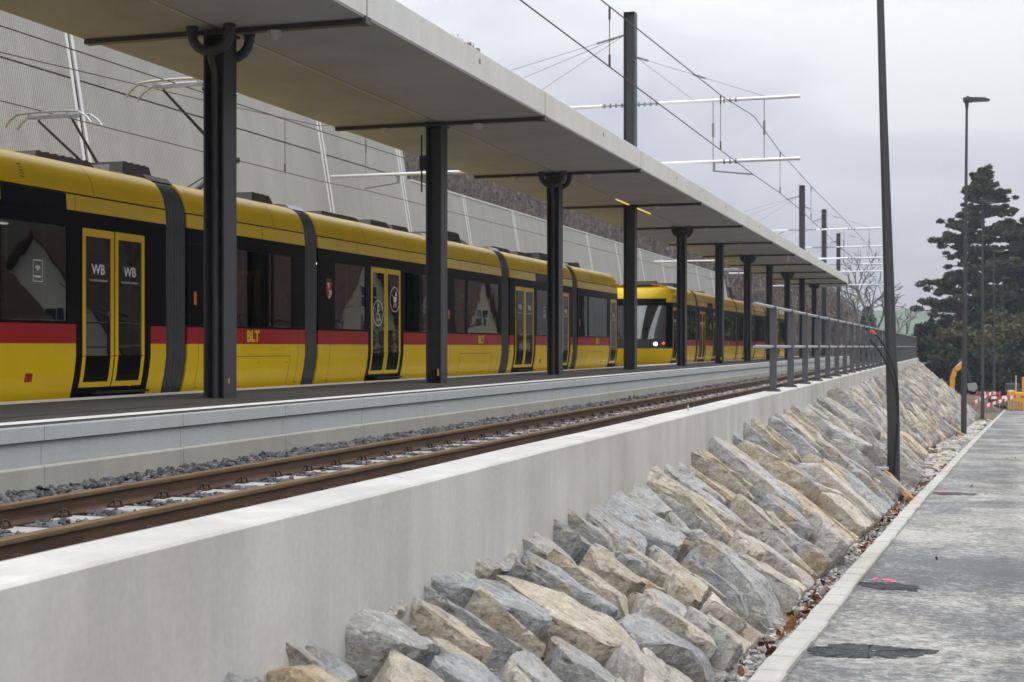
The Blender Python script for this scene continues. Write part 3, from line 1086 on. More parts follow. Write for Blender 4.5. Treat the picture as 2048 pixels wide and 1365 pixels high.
while y < 105:
    m = MB(); m.v = [(a, b + y, c) for a, b, c in sm.v]; m.f = sm.f
    if sl_me is None:
        o = m.build('sleeper', MAT['sleeper'], track, bevel=0.006)
        sl_me, sy0 = o, y
    else:
        o = sl_me.copy(); COL.objects.link(o); o.location = (0, y - sy0, 0)
    if y < 62:
        if cl_me is None:
            cl_me = []
            for xc, s in ((TX - 0.5335, 1), (TX - 0.5335, -1), (TX + 0.5335, 1), (TX + 0.5335, -1)):
                c = MB(); c.v = [(xc + s * a, b + y, d) for a, b, d in clip.v]; c.f = clip.f if s > 0 else [q[::-1] for q in clip.f]
                cl_me.append(c.build('rail_clip', MAT['clip'], o))
        else:
            for c in cl_me:
                d = c.copy(); COL.objects.link(d); d.parent = o
    y += SL
    k += 1
# ballast
m = MB()
by = list(np.linspace(-4, 112, 120))
for y in by:
    m.v += [(-6.70, y, 0.395), (-6.1, y, 0.335), (-5.75, y, 0.285), (-4.6, y, 0.285), (-3.8, y, 0.27), (WX0 + 0.01, y, 0.30)]
for i in range(len(by) - 1):
    for q in range(5):
        m.f.append((i * 6 + q, i * 6 + q + 1, (i + 1) * 6 + q + 1, (i + 1) * 6 + q))
tag(m.build('ballast_bed', MAT['ballast_bed'], origin=(TX, 30, 0.2)), 'dark ballast bed under the near track', kind='structure')
P, Z = [], []
def bal(n, x0, x1, y0, y1, z, zr, s0_, s1_, pw=1.0):
    for i in range(n):
        x, y = NPR.uniform(x0, x1), y0 + (y1 - y0) * NPR.rand() ** pw
        ph = ((y - s0) / SL) % 1.0
        if TX - 1.0 < x < TX + 1.0 and min(ph, 1 - ph) * SL < 0.13 and NPR.rand() < 0.985: continue
        if min(abs(x - TX + 0.5335), abs(x - TX - 0.5335)) < 0.085: continue
        if x < -6.08: z_ = z + max(0, -6.15 - x) * 0.09
        else: z_ = z
        P.append((x, y, z_ + NPR.uniform(-zr, zr))); Z.append(NPR.uniform(s0_, s1_))
bal(10000, TX - 0.48, TX + 0.48, 4, 24, 0.308, 0.02, 0.020, 0.040)
bal(6500, -6.68, -6.08, 4, 24, 0.362, 0.02, 0.022, 0.044)
bal(3200, -4.85, -3.9, 4, 24, 0.292, 0.016, 0.022, 0.042)
bal(1800, -3.9, -2.52, 4, 24, 0.29, 0.016, 0.024, 0.045)
bal(6500, TX - 0.48, TX + 0.48, 24, 70, 0.302, 0.02, 0.026, 0.05, 1.3)
bal(5000, -6.68, -6.08, 24, 70, 0.362, 0.025, 0.026, 0.055, 1.3)
bal(2500, -4.85, -2.55, 24, 60, 0.292, 0.02, 0.03, 0.055, 1.3)
v, f, a = pebbles(P, Z)
tag(from_arrays('ballast_stones', v, f, MAT['ballast'], origin=(TX, 20, 0.25), attr=a), 'dark grey crushed ballast stones between and beside the rails', 'ballast', kind='stuff')

# ------------------------------------------------------------------ platform
PEND = 93.0
m = MB()
m.box(-9.91, -6.76, -6, PEND, 0.15, PLAT_Z)
plat = tag(m.build('platform', MAT['platform'], origin=(-8.3, 30, 0.15)), 'dark asphalt island platform between the tram and the near track', kind='structure')
def sheet(name, mat, x0, x1, z, parent, y0=-6, y1=PEND - .05):
    return MB().add([(x0, y0, z), (x1, y0, z), (x1, y1, z), (x0, y1, z)], [(0, 1, 2, 3)]).build(name, mat, parent)
sheet('white_line', MAT['line'], -7.18, -6.93, PLAT_Z + 0.004, plat)
sheet('white_line', MAT['line'], -9.90, -9.42, PLAT_Z + 0.004, plat)
sheet('asphalt_joint', MAT['platform_dark'], -7.72, -7.66, PLAT_Z + 0.003, plat)
pan = [(-6.86, 0.898), (-6.695, 0.898), (-6.690, 0.890), (-6.690, 0.786), (-6.698, 0.782), (-6.720, 0.780), (-6.720, 0.600), (-6.76, 0.600), (-6.76, 0.80), (-6.86, 0.80)]
plinth = [(-6.759, 0.598), (-6.719, 0.598), (-6.690, 0.584), (-6.686, 0.578), (-6.686, 0.15), (-6.759, 0.15)]
PL = 2.03
py0 = pix(89, 900, X=-6.69).y - PL * 4
pm = None
y = py0
while y < PEND - 1.5:
    if pm is None:
        mm_ = MB().prism(pan, 'y', y + 0.004, y + PL - 0.004)
        pm = mm_.build('edge_panel', MAT['concrete_edge'], plat)
        pl0 = MB().prism(plinth, 'y', y + 0.004, y + PL - 0.004).build('plinth', MAT['plinth'], pm)
        pm0 = y
    else:
        o = pm.copy(); COL.objects.link(o); o.location = (0, y - pm0, 0)
        q = pl0.copy(); COL.objects.link(q); q.parent = o
    y += PL

# ------------------------------------------------------------------ platform canopy
canopy = thing('platform_canopy', (COLX, 40, PLAT_Z), 'long pale concrete canopy on dark steel columns over the island platform', 'canopy')
MID = (CAN_X0 + CAN_X1) / 2
ends = [-6.7] + YC_ALL + [90.5]
MASTS = (3, 9)                                # these column places carry catenary masts instead
for i, (a, b) in enumerate(zip(ends, ends[1:])):
    xr0 = xr1 = CAN_X1
    last = (i == len(ends) - 2)
    if last: xr1 = CAN_X1 - 0.75
    g = 0.017
    for side in (0, 1):
        m = MB()
        n = 1
        if side == 0:
            P4 = [(CAN_X0, a + g), (MID - 0.008, a + g), (MID - 0.008, b - g), (CAN_X0, b - g)]
        else:
            P4 = [(MID + 0.008, a + g), (xr0, a + g), (xr1, b - g), (MID + 0.008, b - g)]
            if last:
                mdy = (a + b) / 2
                P4 = [(MID + 0.008, a + g), (xr0, a + g), (xr0 - 0.12, mdy), (xr1, b - g), (MID + 0.008, b - g)]
        m.prism(P4, 'z', CAN_Z0 + 0.012, CAN_Z1)
        o = m.build('roof_slab', MAT['concrete_canopy'], canopy, bevel=0.012)
        cxm, cym = sum(p[0] for p in P4) / len(P4), sum(p[1] for p in P4) / len(P4)
        MB().prism([(cxm + (p[0] - cxm) * 0.988, cym + (p[1] - cym) * 0.996) for p in P4], 'z', CAN_Z0, CAN_Z0 + 0.0115).build('soffit_shade_layer', MAT['soffit'], o)  # thin layer added under the slab to carry the shaded colour
        if side == 1 and not last:
            yc = a + (b - a) * 0.545
            s = MB()
            s.box(CAN_X1 - 0.02, CAN_X1 + 0.004, yc - 0.035, yc + 0.035, CAN_Z0 + 0.235, CAN_Z0 + 0.305)
            s.build('anchor_socket', MAT['brass'], o)
    # metal strip in the seam between the two slabs
    MB().box(MID - 0.020, MID + 0.020, a + 0.05, b - 0.05, CAN_Z0 - 0.012, CAN_Z0 + 0.02).build('seam_strip', MAT['galv'], canopy)
for yy0, yy1 in ((34.9, 36.3), (37.0, 39.0)):
    MB().box(MID - 0.018, MID + 0.018, yy0, yy1, CAN_Z0 - 0.03, CAN_Z0 - 0.013).build('light_strip', MAT['led'], canopy)

def pipe_u(m, yc, sgn):
    r = 0.058
    pts = []
    for k in range(0, 9):
        a = math.pi + math.pi * k / 8
        pts.append((COLX + 0.01 + 0.245 * (math.cos(a) if True else 0), yc, CAN_Z0 - 0.10 + 0.20 * math.sin(a)))
    pts = [(COLX + 0.01 - 0.245, yc, CAN_Z0 + 0.02)] + pts + [(COLX + 0.01 + 0.245, yc, CAN_Z0 + 0.02)]
    m.tube(pts, r, 12)
    for e in (-1, 1):
        m.cyl((COLX + 0.01 + e * 0.245, yc, CAN_Z0 - 0.05), (COLX + 0.01 + e * 0.245, yc, CAN_Z0 + 0.01), 0.072, 12)

def h_section(m, xc, yc, z0, z1, a=0.27, b=0.30, tf=0.022, tw=0.014):
    m.box(xc - a / 2, xc - a / 2 + tf, yc - b / 2, yc + b / 2, z0, z1)
    m.box(xc + a / 2 - tf, xc + a / 2, yc - b / 2, yc + b / 2, z0, z1)
    m.box(xc - a / 2 + tf, xc + a / 2 - tf, yc - tw / 2, yc + tw / 2, z0, z1)

for i, yc in enumerate(YC_ALL):
    j = i - 2
    # cross beam at the slab joint
    m = MB()
    m.box(CAN_X0 + 0.02, CAN_X1 + 0.006, yc - 0.055, yc + 0.055, CAN_Z0 - 0.062, CAN_Z0 - 0.004)
    m.box(CAN_X1 - 0.10, CAN_X1 + 0.012, yc - 0.075, yc + 0.075, CAN_Z0 - 0.070, CAN_Z0 + 0.02)
    m.box(CAN_X1 - 0.02, CAN_X1 - 0.006, yc - 0.008, yc + 0.008, CAN_Z0, CAN_Z1 - 0.02)
    m.build('cross_beam', MAT['steel'], canopy)
    # lamp sensors on the beam
    for xs in ((-7.62,) if j % 3 == 0 else (-7.6, -9.25)):
        m = MB()
        m.cyl((xs, yc, CAN_Z0 - 0.062), (xs, yc, CAN_Z0 - 0.11), 0.088, 8)
        m.cyl((xs, yc, CAN_Z0 - 0.11), (xs, yc, CAN_Z0 - 0.15), 0.058, 10, 0.045)
        m.build('sensor', MAT['lens_white'], canopy)
    if j in MASTS: continue
    m = MB()
    h_section(m, COLX, yc, PLAT_Z - 0.03, CAN_Z0 - 0.063)
    m.box(COLX - 0.17, COLX + 0.17, yc - 0.17, yc + 0.17, CAN_Z0 - 0.09, CAN_Z0 - 0.0635)
    col = m.build('column', MAT['steel'], canopy)
    if j % 2 == 0:
        for sg in (-1, 1):
            m = MB()
            pipe_u(m, yc + sg * 0.235, sg)
            m.build('gutter_bend', MAT['steel'], col, smooth=50)
        m = MB()
        m.tube([(COLX + 0.01, yc - 0.225, CAN_Z0 - 0.30), (COLX, yc - 0.205, CAN_Z0 - 0.38), (COLX - 0.005, yc - 0.10, CAN_Z0 - 0.52), (COLX - 0.005, yc - 0.088, PLAT_Z)], 0.046, 14)
        for zc in (PLAT_Z + 0.05, PLAT_Z + 2.38, CAN_Z0 - 0.75):
            m.cyl((COLX - 0.005, yc - 0.088, zc), (COLX - 0.005, yc - 0.088, zc + 0.035), 0.052, 14)
        m.build('drain_pipe', MAT['steel'], col, smooth=50)
    else:
        m = MB()
        rg = random.Random(i)
        for q in range(4):
            xx = COLX - 0.06 + 0.04 * q
            m.tube([(xx, yc - 0.05, PLAT_Z), (xx - 0.03, yc - 0.12, PLAT_Z + 0.12 + 0.03 * q), (xx + 0.02, yc - 0.13, PLAT_Z + 0.24), (xx + 0.03, yc - 0.06, PLAT_Z + 0.16)], 0.010, 5)
        m.build('cable_loop', MAT['black'], col)
        MB().box(COLX + 0.06, COLX + 0.085, yc - 0.13, yc - 0.10, PLAT_Z + 0.12, PLAT_Z + 0.24).build('cable_tag', MAT['handrail_yellow'], col)
    if j == 0:
        MB().box(COLX + 0.1355, COLX + 0.139, yc - 0.05, yc - 0.03, PLAT_Z + 0.17, PLAT_Z + 0.23).build('sticker', MAT['handrail_yellow'], col)
# aerial on the second column
ya = YC[1]
m = MB()
for dz in (0, 0):
    m.cyl((COLX - 0.26, ya - 0.02, CAN_Z0 - 1.15), (COLX - 0.26, ya - 0.02, CAN_Z0 - 0.20), 0.014, 8)
m.box(COLX - 0.29, COLX - 0.13, ya - 0.05, ya + 0.03, CAN_Z0 - 0.78, CAN_Z0 - 0.55)
tag(m.build('aerial', MAT['roof_grey']), 'thin black rod aerial with a box on a platform column', 'aerial')
# dome camera
p = (-6.75, YC[6], CAN_Z0 - 0.06)
m = MB()
m.cyl((p[0], p[1], p[2]), (p[0], p[1], p[2] - 0.12), 0.09, 14)
m.tube([(p[0], p[1], p[2] - 0.12), (p[0], p[1], p[2] - 0.2), (p[0], p[1], p[2] - 0.25)], [0.085, 0.07, 0.02], 14)
tag(m.build('dome_camera', MAT['lens_white']), 'small white dome camera under the canopy edge', 'camera')

# ------------------------------------------------------------------ ribbed facade behind the trams
FXS = -17.6                                   # facade plane at the height of its long seam
FZS = EYE + 0.3004 * 17.6 / CT
BAT = 0.17                                    # it leans back
ZB = 0.2
facade = thing('ribbed_hall_wall', (FXS, 40, ZB), 'long leaning grey ribbed wall of the depot hall behind the trams', 'building')
def fx(z): return FXS - BAT * (z - FZS)
jy = [pix(x, 694 - 0.3004 * (1925 - x), X=FXS).y for x in (150, 662, 818, 935, 1030, 1173, 1230)]
JS = (jy[-1] - jy[0]) / 8.0
J0 = jy[0]
UP_END = jy[2]
cp = {}
def clad(name, y0, y1, z0, z1):
    key = (round(y1 - y0, 3), z0, z1)
    if key in cp:
        src, sy = cp[key]
        o = src.copy(); COL.objects.link(o); o.location = (0, y0 - sy, 0)
        return o
    m = MB()
    pitch = 0.062
    n = int((y1 - y0 - 0.1) / pitch)
    vs = []
    for k in range(n + 1):
        yy = y0 + 0.05 + (y1 - y0 - 0.1) * k / n
        st = (y1 - y0 - 0.1) / n
        for d, q in ((0.0, 0.0), (0.0, 0.45), (-0.022, 0.55), (-0.022, 0.92)):
            if k == n and q > 0: continue
            for z in (z0, z1):
                vs.append((fx(z) + d, yy + q * st, z))
    c = len(vs) // 2
    m.add(vs, [(2 * k, 2 * k + 2, 2 * k + 3, 2 * k + 1) for k in range(c - 1)])
    o = m.build(name, MAT['facade'], facade)
    cp[key] = (o, y0)
    return o
MB().add([(fx(ZB) - 0.06, J0 - 4 * JS, ZB), (fx(ZB) - 0.06, J0 + 14 * JS, ZB), (fx(FZS) - 0.06, J0 + 14 * JS, FZS), (fx(FZS) - 0.06, J0 - 4 * JS, FZS),
          (fx(ZB) - 6, J0 - 4 * JS, ZB), (fx(ZB) - 6, J0 + 14 * JS, ZB), (fx(FZS) - 6, J0 + 14 * JS, FZS - .01), (fx(FZS) - 6, J0 - 4 * JS, FZS - .01)],
         [(0, 1, 2, 3), (3, 2, 6, 7), (1, 5, 6, 2), (0, 4, 7, 3), (4, 5, 6, 7)]).build('core', MAT['roof_grey'], facade)
ZU = FZS + 4.6
MB().add([(fx(FZS) - 0.06, J0 - 4 * JS, FZS + .02), (fx(FZS) - 0.06, UP_END - .02, FZS + .02), (fx(ZU) - 0.06, UP_END - .02, ZU), (fx(ZU) - 0.06, J0 - 4 * JS, ZU),
          (fx(FZS) - 6, J0 - 4 * JS, FZS + .02), (fx(FZS) - 6, UP_END - .02, FZS + .02), (fx(ZU) - 6, UP_END - .02, ZU), (fx(ZU) - 6, J0 - 4 * JS, ZU)],
         [(0, 1, 2, 3), (3, 2, 6, 7), (1, 5, 6, 2), (0, 4, 7, 3), (4, 5, 6, 7)]).build('upper_core', MAT['facade'], facade)
for k in range(-4, 14):
    y0, y1 = J0 + k * JS, J0 + (k + 1) * JS
    clad('cladding_panel', y0, y1, ZB, FZS)
    # double trim at the joint
    for dy in (-0.10, 0.10):
        if k > -4:
            m = MB()
            zt = ZU if y0 < UP_END + 0.5 else FZS
            a, b = y0 + dy - 0.045, y0 + dy + 0.045
            m.add([(fx(ZB) + 0.015, a, ZB), (fx(ZB) + 0.015, b, ZB), (fx(zt) + 0.015, b, zt), (fx(zt) + 0.015, a, zt),
                   (fx(ZB) - 0.03, a, ZB), (fx(ZB) - 0.03, b, ZB), (fx(zt) - 0.03, b, zt), (fx(zt) - 0.03, a, zt)],
                  [(0, 1, 2, 3), (0, 4, 5, 1), (1, 5, 6, 2), (2, 6, 7, 3), (3, 7, 4, 0)])
            m.build('joint_trim', MAT['trim'], facade)
    if y1 < UP_END + 1.0:
        clad('upper_cladding_panel', y0, y1, FZS + 0.04, ZU)
MB().box(fx(FZS) - 0.3, fx(FZS) + 0.02, UP_END + .15, J0 + 14 * JS, FZS, FZS + 0.06).build('coping', MAT['trim'], facade)

# ------------------------------------------------------------------ catenary
def insulator(m, p0, p1, n=4, r=0.06):
    p0, p1 = Vector(p0), Vector(p1)
    for k in range(n):
        c = p0.lerp(p1, (k + 0.5) / n)
        d = (p1 - p0).normalized() * 0.018
        m.cyl(c - d, c + d, r, 10)
    m.cyl(p0, p1, 0.02, 8)

mast_no = 0
def make_mast(xc, yc, z0, ztop, xl, xr, label, thick=0.30):
    t = thing('catenary_mast', (xc, yc, z0), label, 'mast', 'catenary masts along the platform line')
    m = MB()
    h_section(m, xc, yc, z0 - 0.03, ztop, 0.30, 0.30)
    m.box(xc - 0.15, xc + 0.15, yc - 0.15, yc + 0.15, ztop, ztop + 0.02)
    post = m.build('post', MAT['steel'], t)
    zu, zl = EYE + 6.36, EYE + 4.78
    for s, xe in ((1, xr), (-1, xl)):
        for kk, z in enumerate((zu, zl)):
            m = MB()
            m.cyl((xc + s * 0.75, yc, z), (xe, yc, z), 0.045, 10)
            m.cyl((xe, yc, z), (xe + s * 0.03, yc, z), 0.05, 10)
            arm = m.build('cross_arm', MAT['alu'], t, smooth=50)
            m = MB()
            insulator(m, (xc + s * 0.15, yc, z), (xc + s * 0.78, yc, z))
            if s > 0: insulator(m, (xc + s * 2.4, yc, z), (xc + s * 2.85, yc, z), 3, 0.07)
            m.build('insulator', MAT['wire_grey'], arm)
        # stays
        m = MB()
        L = abs(xe - xc)
        za = ztop - (0.55 if s < 0 else 1.15)
        for f in ((0.62, 0.38) if s > 0 else (0.9, 0.62, 0.38)):
            m.cyl((xc + s * 0.15, yc, za), (xc + s * L * f if f != 0.62 or s < 0 else xc + s * L * 0.80, yc, zu + 0.05), 0.0075, 5)
            a, b = Vector((xc + s * 0.15, yc, za)), Vector((xc + s * L * f, yc, zu + .05))
        m.cyl((xc + s * 0.15, yc, za - 0.05), (xc + s * 0.15, yc, za + 0.12), 0.03, 6)
        for f, ft in ((0.0, 0.3), (0.45, 0.55)):
            a, b = Vector((xc + s * 0.15, yc, za)), Vector((xc + s * L * (.8 if s > 0 else .9), yc, zu + .05))
            m.cyl(a.lerp(b, f), a.lerp(b, f + 0.10), 0.030, 5)
        m.build('stay_wire', MAT['wire_grey'], t)
        # hangers between the two arms
        for f in ((0.50, 0.80) if s > 0 else (0.40, 0.88)):
            m = MB()
            m.cyl((xc + s * L * f, yc, zl), (xc + s * L * f, yc, zu), 0.012, 5)
            m.cyl((xc + s * L * f, yc, (zl + zu) / 2 - 0.15), (xc + s * L * f, yc, (zl + zu) / 2 + 0.2), 0.032, 6)
            m.build('hanger', MAT['wire_grey'], t)
        # registration arms down to the contact wires
        for xw in ((-5.12,) if s > 0 else (-12.07, -15.9)):
            m = MB()
            m.box(xw - s * 1.0 - 0.03, xw - s * 1.0 + 0.03, yc - 0.03, yc + 0.03, zl - 0.26, zl - 0.04)
            m.cyl((xw - s * 1.0, yc, zl - 0.24), (xw, yc, zl - 0.36), 0.022, 6)
            m.build('registration_arm', MAT['wire_grey'], t)
    return t
m3 = make_mast(COLX, YC[3], PLAT_Z, EYE + 8.76, -16.9, -3.96, 'tall dark steel mast rising through the canopy with white cross arms, at its fourth column')
m9 = make_mast(COLX, YC[9], PLAT_Z, EYE + 8.76, -16.5, -3.9, 'dark steel mast rising through the canopy near its far end')
mA = make_mast(-8.44, 92.7, 0.2, EYE + 8.76, -14.5, -4.2, 'dark steel catenary mast just beyond the canopy end, nearer the platform')
mB = make_mast(-9.16, 112.6, -0.6, EYE + 8.76, -14.5, -5.2, 'dark steel catenary mast well beyond the canopy end, farthest in the row')

def wire(name, pts, r, mat, label, group=None):
    m = MB()
    P = [Vector(p) for p in pts]
    Q = []
    for a, b in zip(P, P[1:]):
        n = max(1, int((b - a).length / 2.5))
        Q += [a.lerp(b, k / n) for k in range(n)]
    Q.append(P[-1])
    m.tube(Q, r, 6)
    return tag(m.build(name, mat), label, 'wire', group)
RW = 0.0105
XR = -5.1
def rp(x, y): return pix(x, y, X=XR)
cr_near, cr_m1 = rp(1040, 0), Vector((-5.12, YC[3], EYE + 4.42))
back = cr_near + (cr_near - cr_m1) * 1.1
cw = wire('contact_wire', [back, cr_near, cr_m1, rp(1562, 388), rp(1598, 418), Vector((-5.3, YC[9], EYE + 4.42)), Vector((-5.6, 118, EYE + 4.42))], RW, MAT['wire'], 'lower contact wire over the near track')
mp = [(1202, 0), (1444, 193), (1508, 233), (1561, 305), (1625, 376), (1684, 435)]
mps = [rp(*q) for q in mp]
mps = [mps[0] + (mps[0] - mps[1]) * 1.6] + mps + [Vector((-5.3, YC[9], EYE + 6.0)), Vector((-5.6, 118, EYE + 6.0))]
mw = wire('messenger_wire', mps, RW, MAT['wire'], 'upper messenger wire over the near track')
for x in (1219, 1441, 1560, 1622):
    yy = rp(x, 100).y
    def zat(pts, yv):
        for a, b in zip(pts, pts[1:]):
            if a.y <= yv <= b.y:
                return a.z + (b.z - a.z) * (yv - a.y) / (b.y - a.y)
        return EYE + 4.4
    z0 = zat([back, cr_near, cr_m1, rp(1562, 388), rp(1598, 418), Vector((-5.3, YC[9], EYE + 4.42))], yy)
    z1 = zat(mps, yy)
    m = MB(); m.cyl((XR, yy, z0), (XR, yy, z1), 0.007, 5)
    m.cyl((XR, yy, z0), (XR, yy, z0 + 0.18), 0.018, 5)
    m.cyl((XR, yy, z1 - 0.2), (XR, yy, z1 - 0.02), 0.018, 5)
    m.build('dropper', MAT['wire'], mw)
ZA = EYE + 4.04
XA, XC = -11.5, -15.1
pA = [pix(0, 51.6, X=XA), pix(640, 262.5, X=XA), Vector((-12.0, YC[3], EYE + 4.30)), Vector((-11.4, YC[9], EYE + 4.3)), Vector((-11.4, 118, EYE + 4.3))]
pA = [pA[0] + (pA[0] - pA[1])] + pA
wire('contact_wire', pA, RW, MAT['wire'], 'thin contact wire over the track of the yellow trams')
pC = [pix(0, 201.6, X=XC), pix(403, 303, X=XC), pix(640, 362.5, X=XC), Vector((-15.7, YC[3], EYE + 4.32)), Vector((-15.1, YC[9], EYE + 4.3)), Vector((-15.1, 118, EYE + 4.3))]
pC = [pC[0] + (pC[0] - pC[1]) * 1.5] + pC
wire('contact_wire', pC, RW, MAT['wire'], 'thin contact wire over the farthest track, lowest against the ribbed wall')
pB = [pix(0, 104.7, X=XC), pix(403, 200, X=XC), pix(640, 252.5, X=XC), Vector((-15.7, YC[3], EYE + 6.3)), Vector((-15.1, 58, EYE + 5.2)), Vector((-15.1, YC[9], EYE + 6.3))]
pB = [pB[0] + (pB[0] - pB[1]) * 1.5] + pB
mwB = wire('messenger_wire', pB, RW, MAT['wire'], 'messenger wire over the farthest track')
q0, q1 = pix(585, 246, X=XC), pix(570, 345, X=XC)
m = MB(); m.cyl(q1, (q1.x, q1.y, q0.z), 0.008, 5); m.cyl(q1, (q1.x, q1.y, q1.z + 0.2), 0.02, 5); m.build('dropper', MAT['wire'], mwB)

# ------------------------------------------------------------------ trams
HW = 1.325
TRX = -9.97 - HW
INS = [(0.60, 0.15), (0.75, 0.12), (0.95, 0.075), (1.15, 0.03), (1.38, 0.0), (3.106, 0.0), (3.30, 0.012), (3.45, 0.045), (3.56, 0.095), (3.65, 0.17), (3.71, 0.27), (3.745, 0.42), (3.765, 0.80)]
def inset(z): return interp(max(0.6, min(3.765, z)), INS)
def strip(m, s, y0, y1, z0, z1, off=0.0, thick=0.03):
    zs = sorted(set([z0, z1] + [b for b, _ in INS if z0 < b < z1]))
    out = [(s * (HW - inset(z) + off), z) for z in zs]
    inn = [(s * (HW - inset(z) + off - thick), z - (0.03 if inset(z) > 0.1 and z > 2 else 0)) for z in zs]
    poly = out + inn[::-1]
    if s < 0: poly = poly[::-1]
    m.prism([(TRX + a, b) for a, b in poly], 'y', y0, y1)
    return m

def text_geo(txt, size, offset=0.0, align='CENTER', sx=1.0):
    cu = bpy.data.curves.new('lettering', 'FONT')
    cu.body = txt
    cu.size = size
    cu.align_x = align
    cu.align_y = 'CENTER'
    cu.offset = offset
    cu.resolution_u = 2
    ob = bpy.data.objects.new('lettering', cu)
    COL.objects.link(ob)
    dg = bpy.context.evaluated_depsgraph_get()
    dg.update()
    me = bpy.data.meshes.new_from_object(ob.evaluated_get(dg))
    vs = [(v.co.x * sx, v.co.y) for v in me.vertices]
    fs = [tuple(p.vertices) for p in me.polygons]
    bpy.data.objects.remove(ob, do_unlink=True)
    bpy.data.curves.remove(cu)
    bpy.data.meshes.remove(me)
    return vs, fs
G_BLT = text_geo('BLT', 0.225, 0.010, sx=1.05)
G_WB = text_geo('WB', 0.17, 0.004, sx=1.0)
G_WN = text_geo('WALDENBURGERBAHN', 0.036, 0.0, sx=1.0)
G_WIFI = text_geo('WLAN', 0.03, 0.0)

def ring2(m, cx, cy, r, w, a0=0, a1=360, n=24):
    b = len(m[0])
    full = (a1 - a0) >= 360
    for k in range(n + (0 if full else 1)):
        a = R(a0 + (a1 - a0) * k / n)
        m[0].append((cx + (r - w) * math.cos(a), cy + (r - w) * math.sin(a)))
        m[0].append((cx + r * math.cos(a), cy + r * math.sin(a)))
    N = n if full else n
    for k in range(N):
        k2 = (k + 1) % n if full else k + 1
        m[1].append((b + 2 * k, b + 2 * k + 1, b + 2 * k2 + 1, b + 2 * k2))
def poly2(m, pts):
    b = len(m[0]); m[0].extend(pts); m[1].append(tuple(range(b, b + len(pts))))
def stroke2(m, pts, w):
    for (x0, y0), (x1, y1) in zip(pts, pts[1:]):
        L = math.hypot(x1 - x0, y1 - y0)
        nx, ny = -(y1 - y0) / L * w / 2, (x1 - x0) / L * w / 2
        poly2(m, [(x0 - nx, y0 - ny), (x1 - nx, y1 - ny), (x1 + nx, y1 + ny), (x0 + nx, y0 + ny)])
wheelchair = ([], [])
ring2(wheelchair, 0, 0, 0.235, 0.018, n=32)
ring2(wheelchair, 0.0, 0.135, 0.024, 0.024, n=12)
stroke2(wheelchair, [(-0.01, 0.105), (0.0, -0.02), (0.06, -0.02), (0.085, -0.12), (0.11, -0.11)], 0.03)
stroke2(wheelchair, [(0.0, 0.05), (0.055, 0.045)], 0.02)
ring2(wheelchair, -0.01, -0.06, 0.082, 0.018, 110, 330, 18)
stroller = ([], [])
ring2(stroller, 0, 0, 0.235, 0.018, n=32)
poly2(stroller, [(-0.085, 0.05), (0.10, 0.05), (0.075, -0.055), (-0.05, -0.055)])
poly2(stroller, [(0.01, 0.07), (0.11, 0.07), (0.06, 0.155)])
stroke2(stroller, [(-0.085, 0.05), (-0.115, 0.075), (-0.135, 0.07)], 0.014)
ring2(stroller, -0.035, -0.11, 0.038, 0.012, n=14)
ring2(stroller, 0.055, -0.11, 0.038, 0.012, n=14)
wifi = ([], [])
for r_ in (0.02, 0.043, 0.066):
    ring2(wifi, 0, -0.005, r_, 0.014, 40, 140, 10)
stroke2(wifi, [(-0.085, -0.12), (0.085, -0.12)], 0.010); stroke2(wifi, [(-0.085, 0.12), (0.085, 0.12)], 0.010)
stroke2(wifi, [(-0.085, -0.12), (-0.085, 0.12)], 0.010); stroke2(wifi, [(0.085, -0.12), (0.085, 0.12)], 0.010)
poly2(wifi, [(-0.06, -0.055), (0.06, -0.055), (0.06, -0.075), (-0.06, -0.075)])

def decal(geo, name, mat, s, yc, zc, off, parent):
    vs, fs = geo
    m = MB()
    x = TRX + s * (HW + off)
    m.add([(x - s * inset(zc + b), yc + s * a, zc + b) for a, b in vs], fs)
    return m.build(name, mat, parent)

def spans(y0, y1, cuts):
    out, a = [], y0
    for c0, c1 in sorted(cuts):
        if c0 - a > 0.02: out.append((a, c0))
        a = c1
    if y1 - a > 0.02: out.append((a, y1))
    return out

ZB_, Z1, Z2, Z3, Z4 = 0.62, 1.54, 1.766, 3.106, 3.30
MODS = [
    dict(y=(5.70, 10.40), doors=[(5.85, 6.62)], wins=[(6.9, 8.3), (8.36, 9.8)], blt=[8.4], panel=[(7.2, 9.6)]),
    dict(y=(10.90, 16.43), doors=[(11.0, 12.35), (14.57, 15.93)], wins=[(12.62, 14.27)], blt=[], panel=[], disp=(13.06, 14.26), icons='wb', wifi=13.72),
    dict(y=(16.97, 20.57), doors=[], wins=[(17.55, 19.44), (19.50, 20.12)], blt=[18.83], panel=[(18.0, 20.05)]),
    dict(y=(21.06, 26.50), doors=[(23.22, 24.62)], wins=[(21.70, 22.98), (24.80, 26.1)], blt=[], panel=[], crest=21.47, icons='acc'),
    dict(y=(27.00, 30.68), doors=[], wins=[(27.55, 28.25), (28.38, 30.50)], blt=[29.25], panel=[(27.9, 30.0)]),
    dict(y=(31.30, 36.84), doors=[(31.74, 33.25), (35.2, 36.5)], wins=[(33.5, 34.95)], blt=[], panel=[], disp=(33.4, 34.7), icons='wb', wifi=34.2),
    dict(y=(37.40, 42.06), doors=[(41.15, 41.97)], wins=[(37.7, 38.5), (38.6, 40.8)], blt=[39.6], panel=[(38.3, 40.2)]),
]
YMID = (5.70 + 42.06) / 2
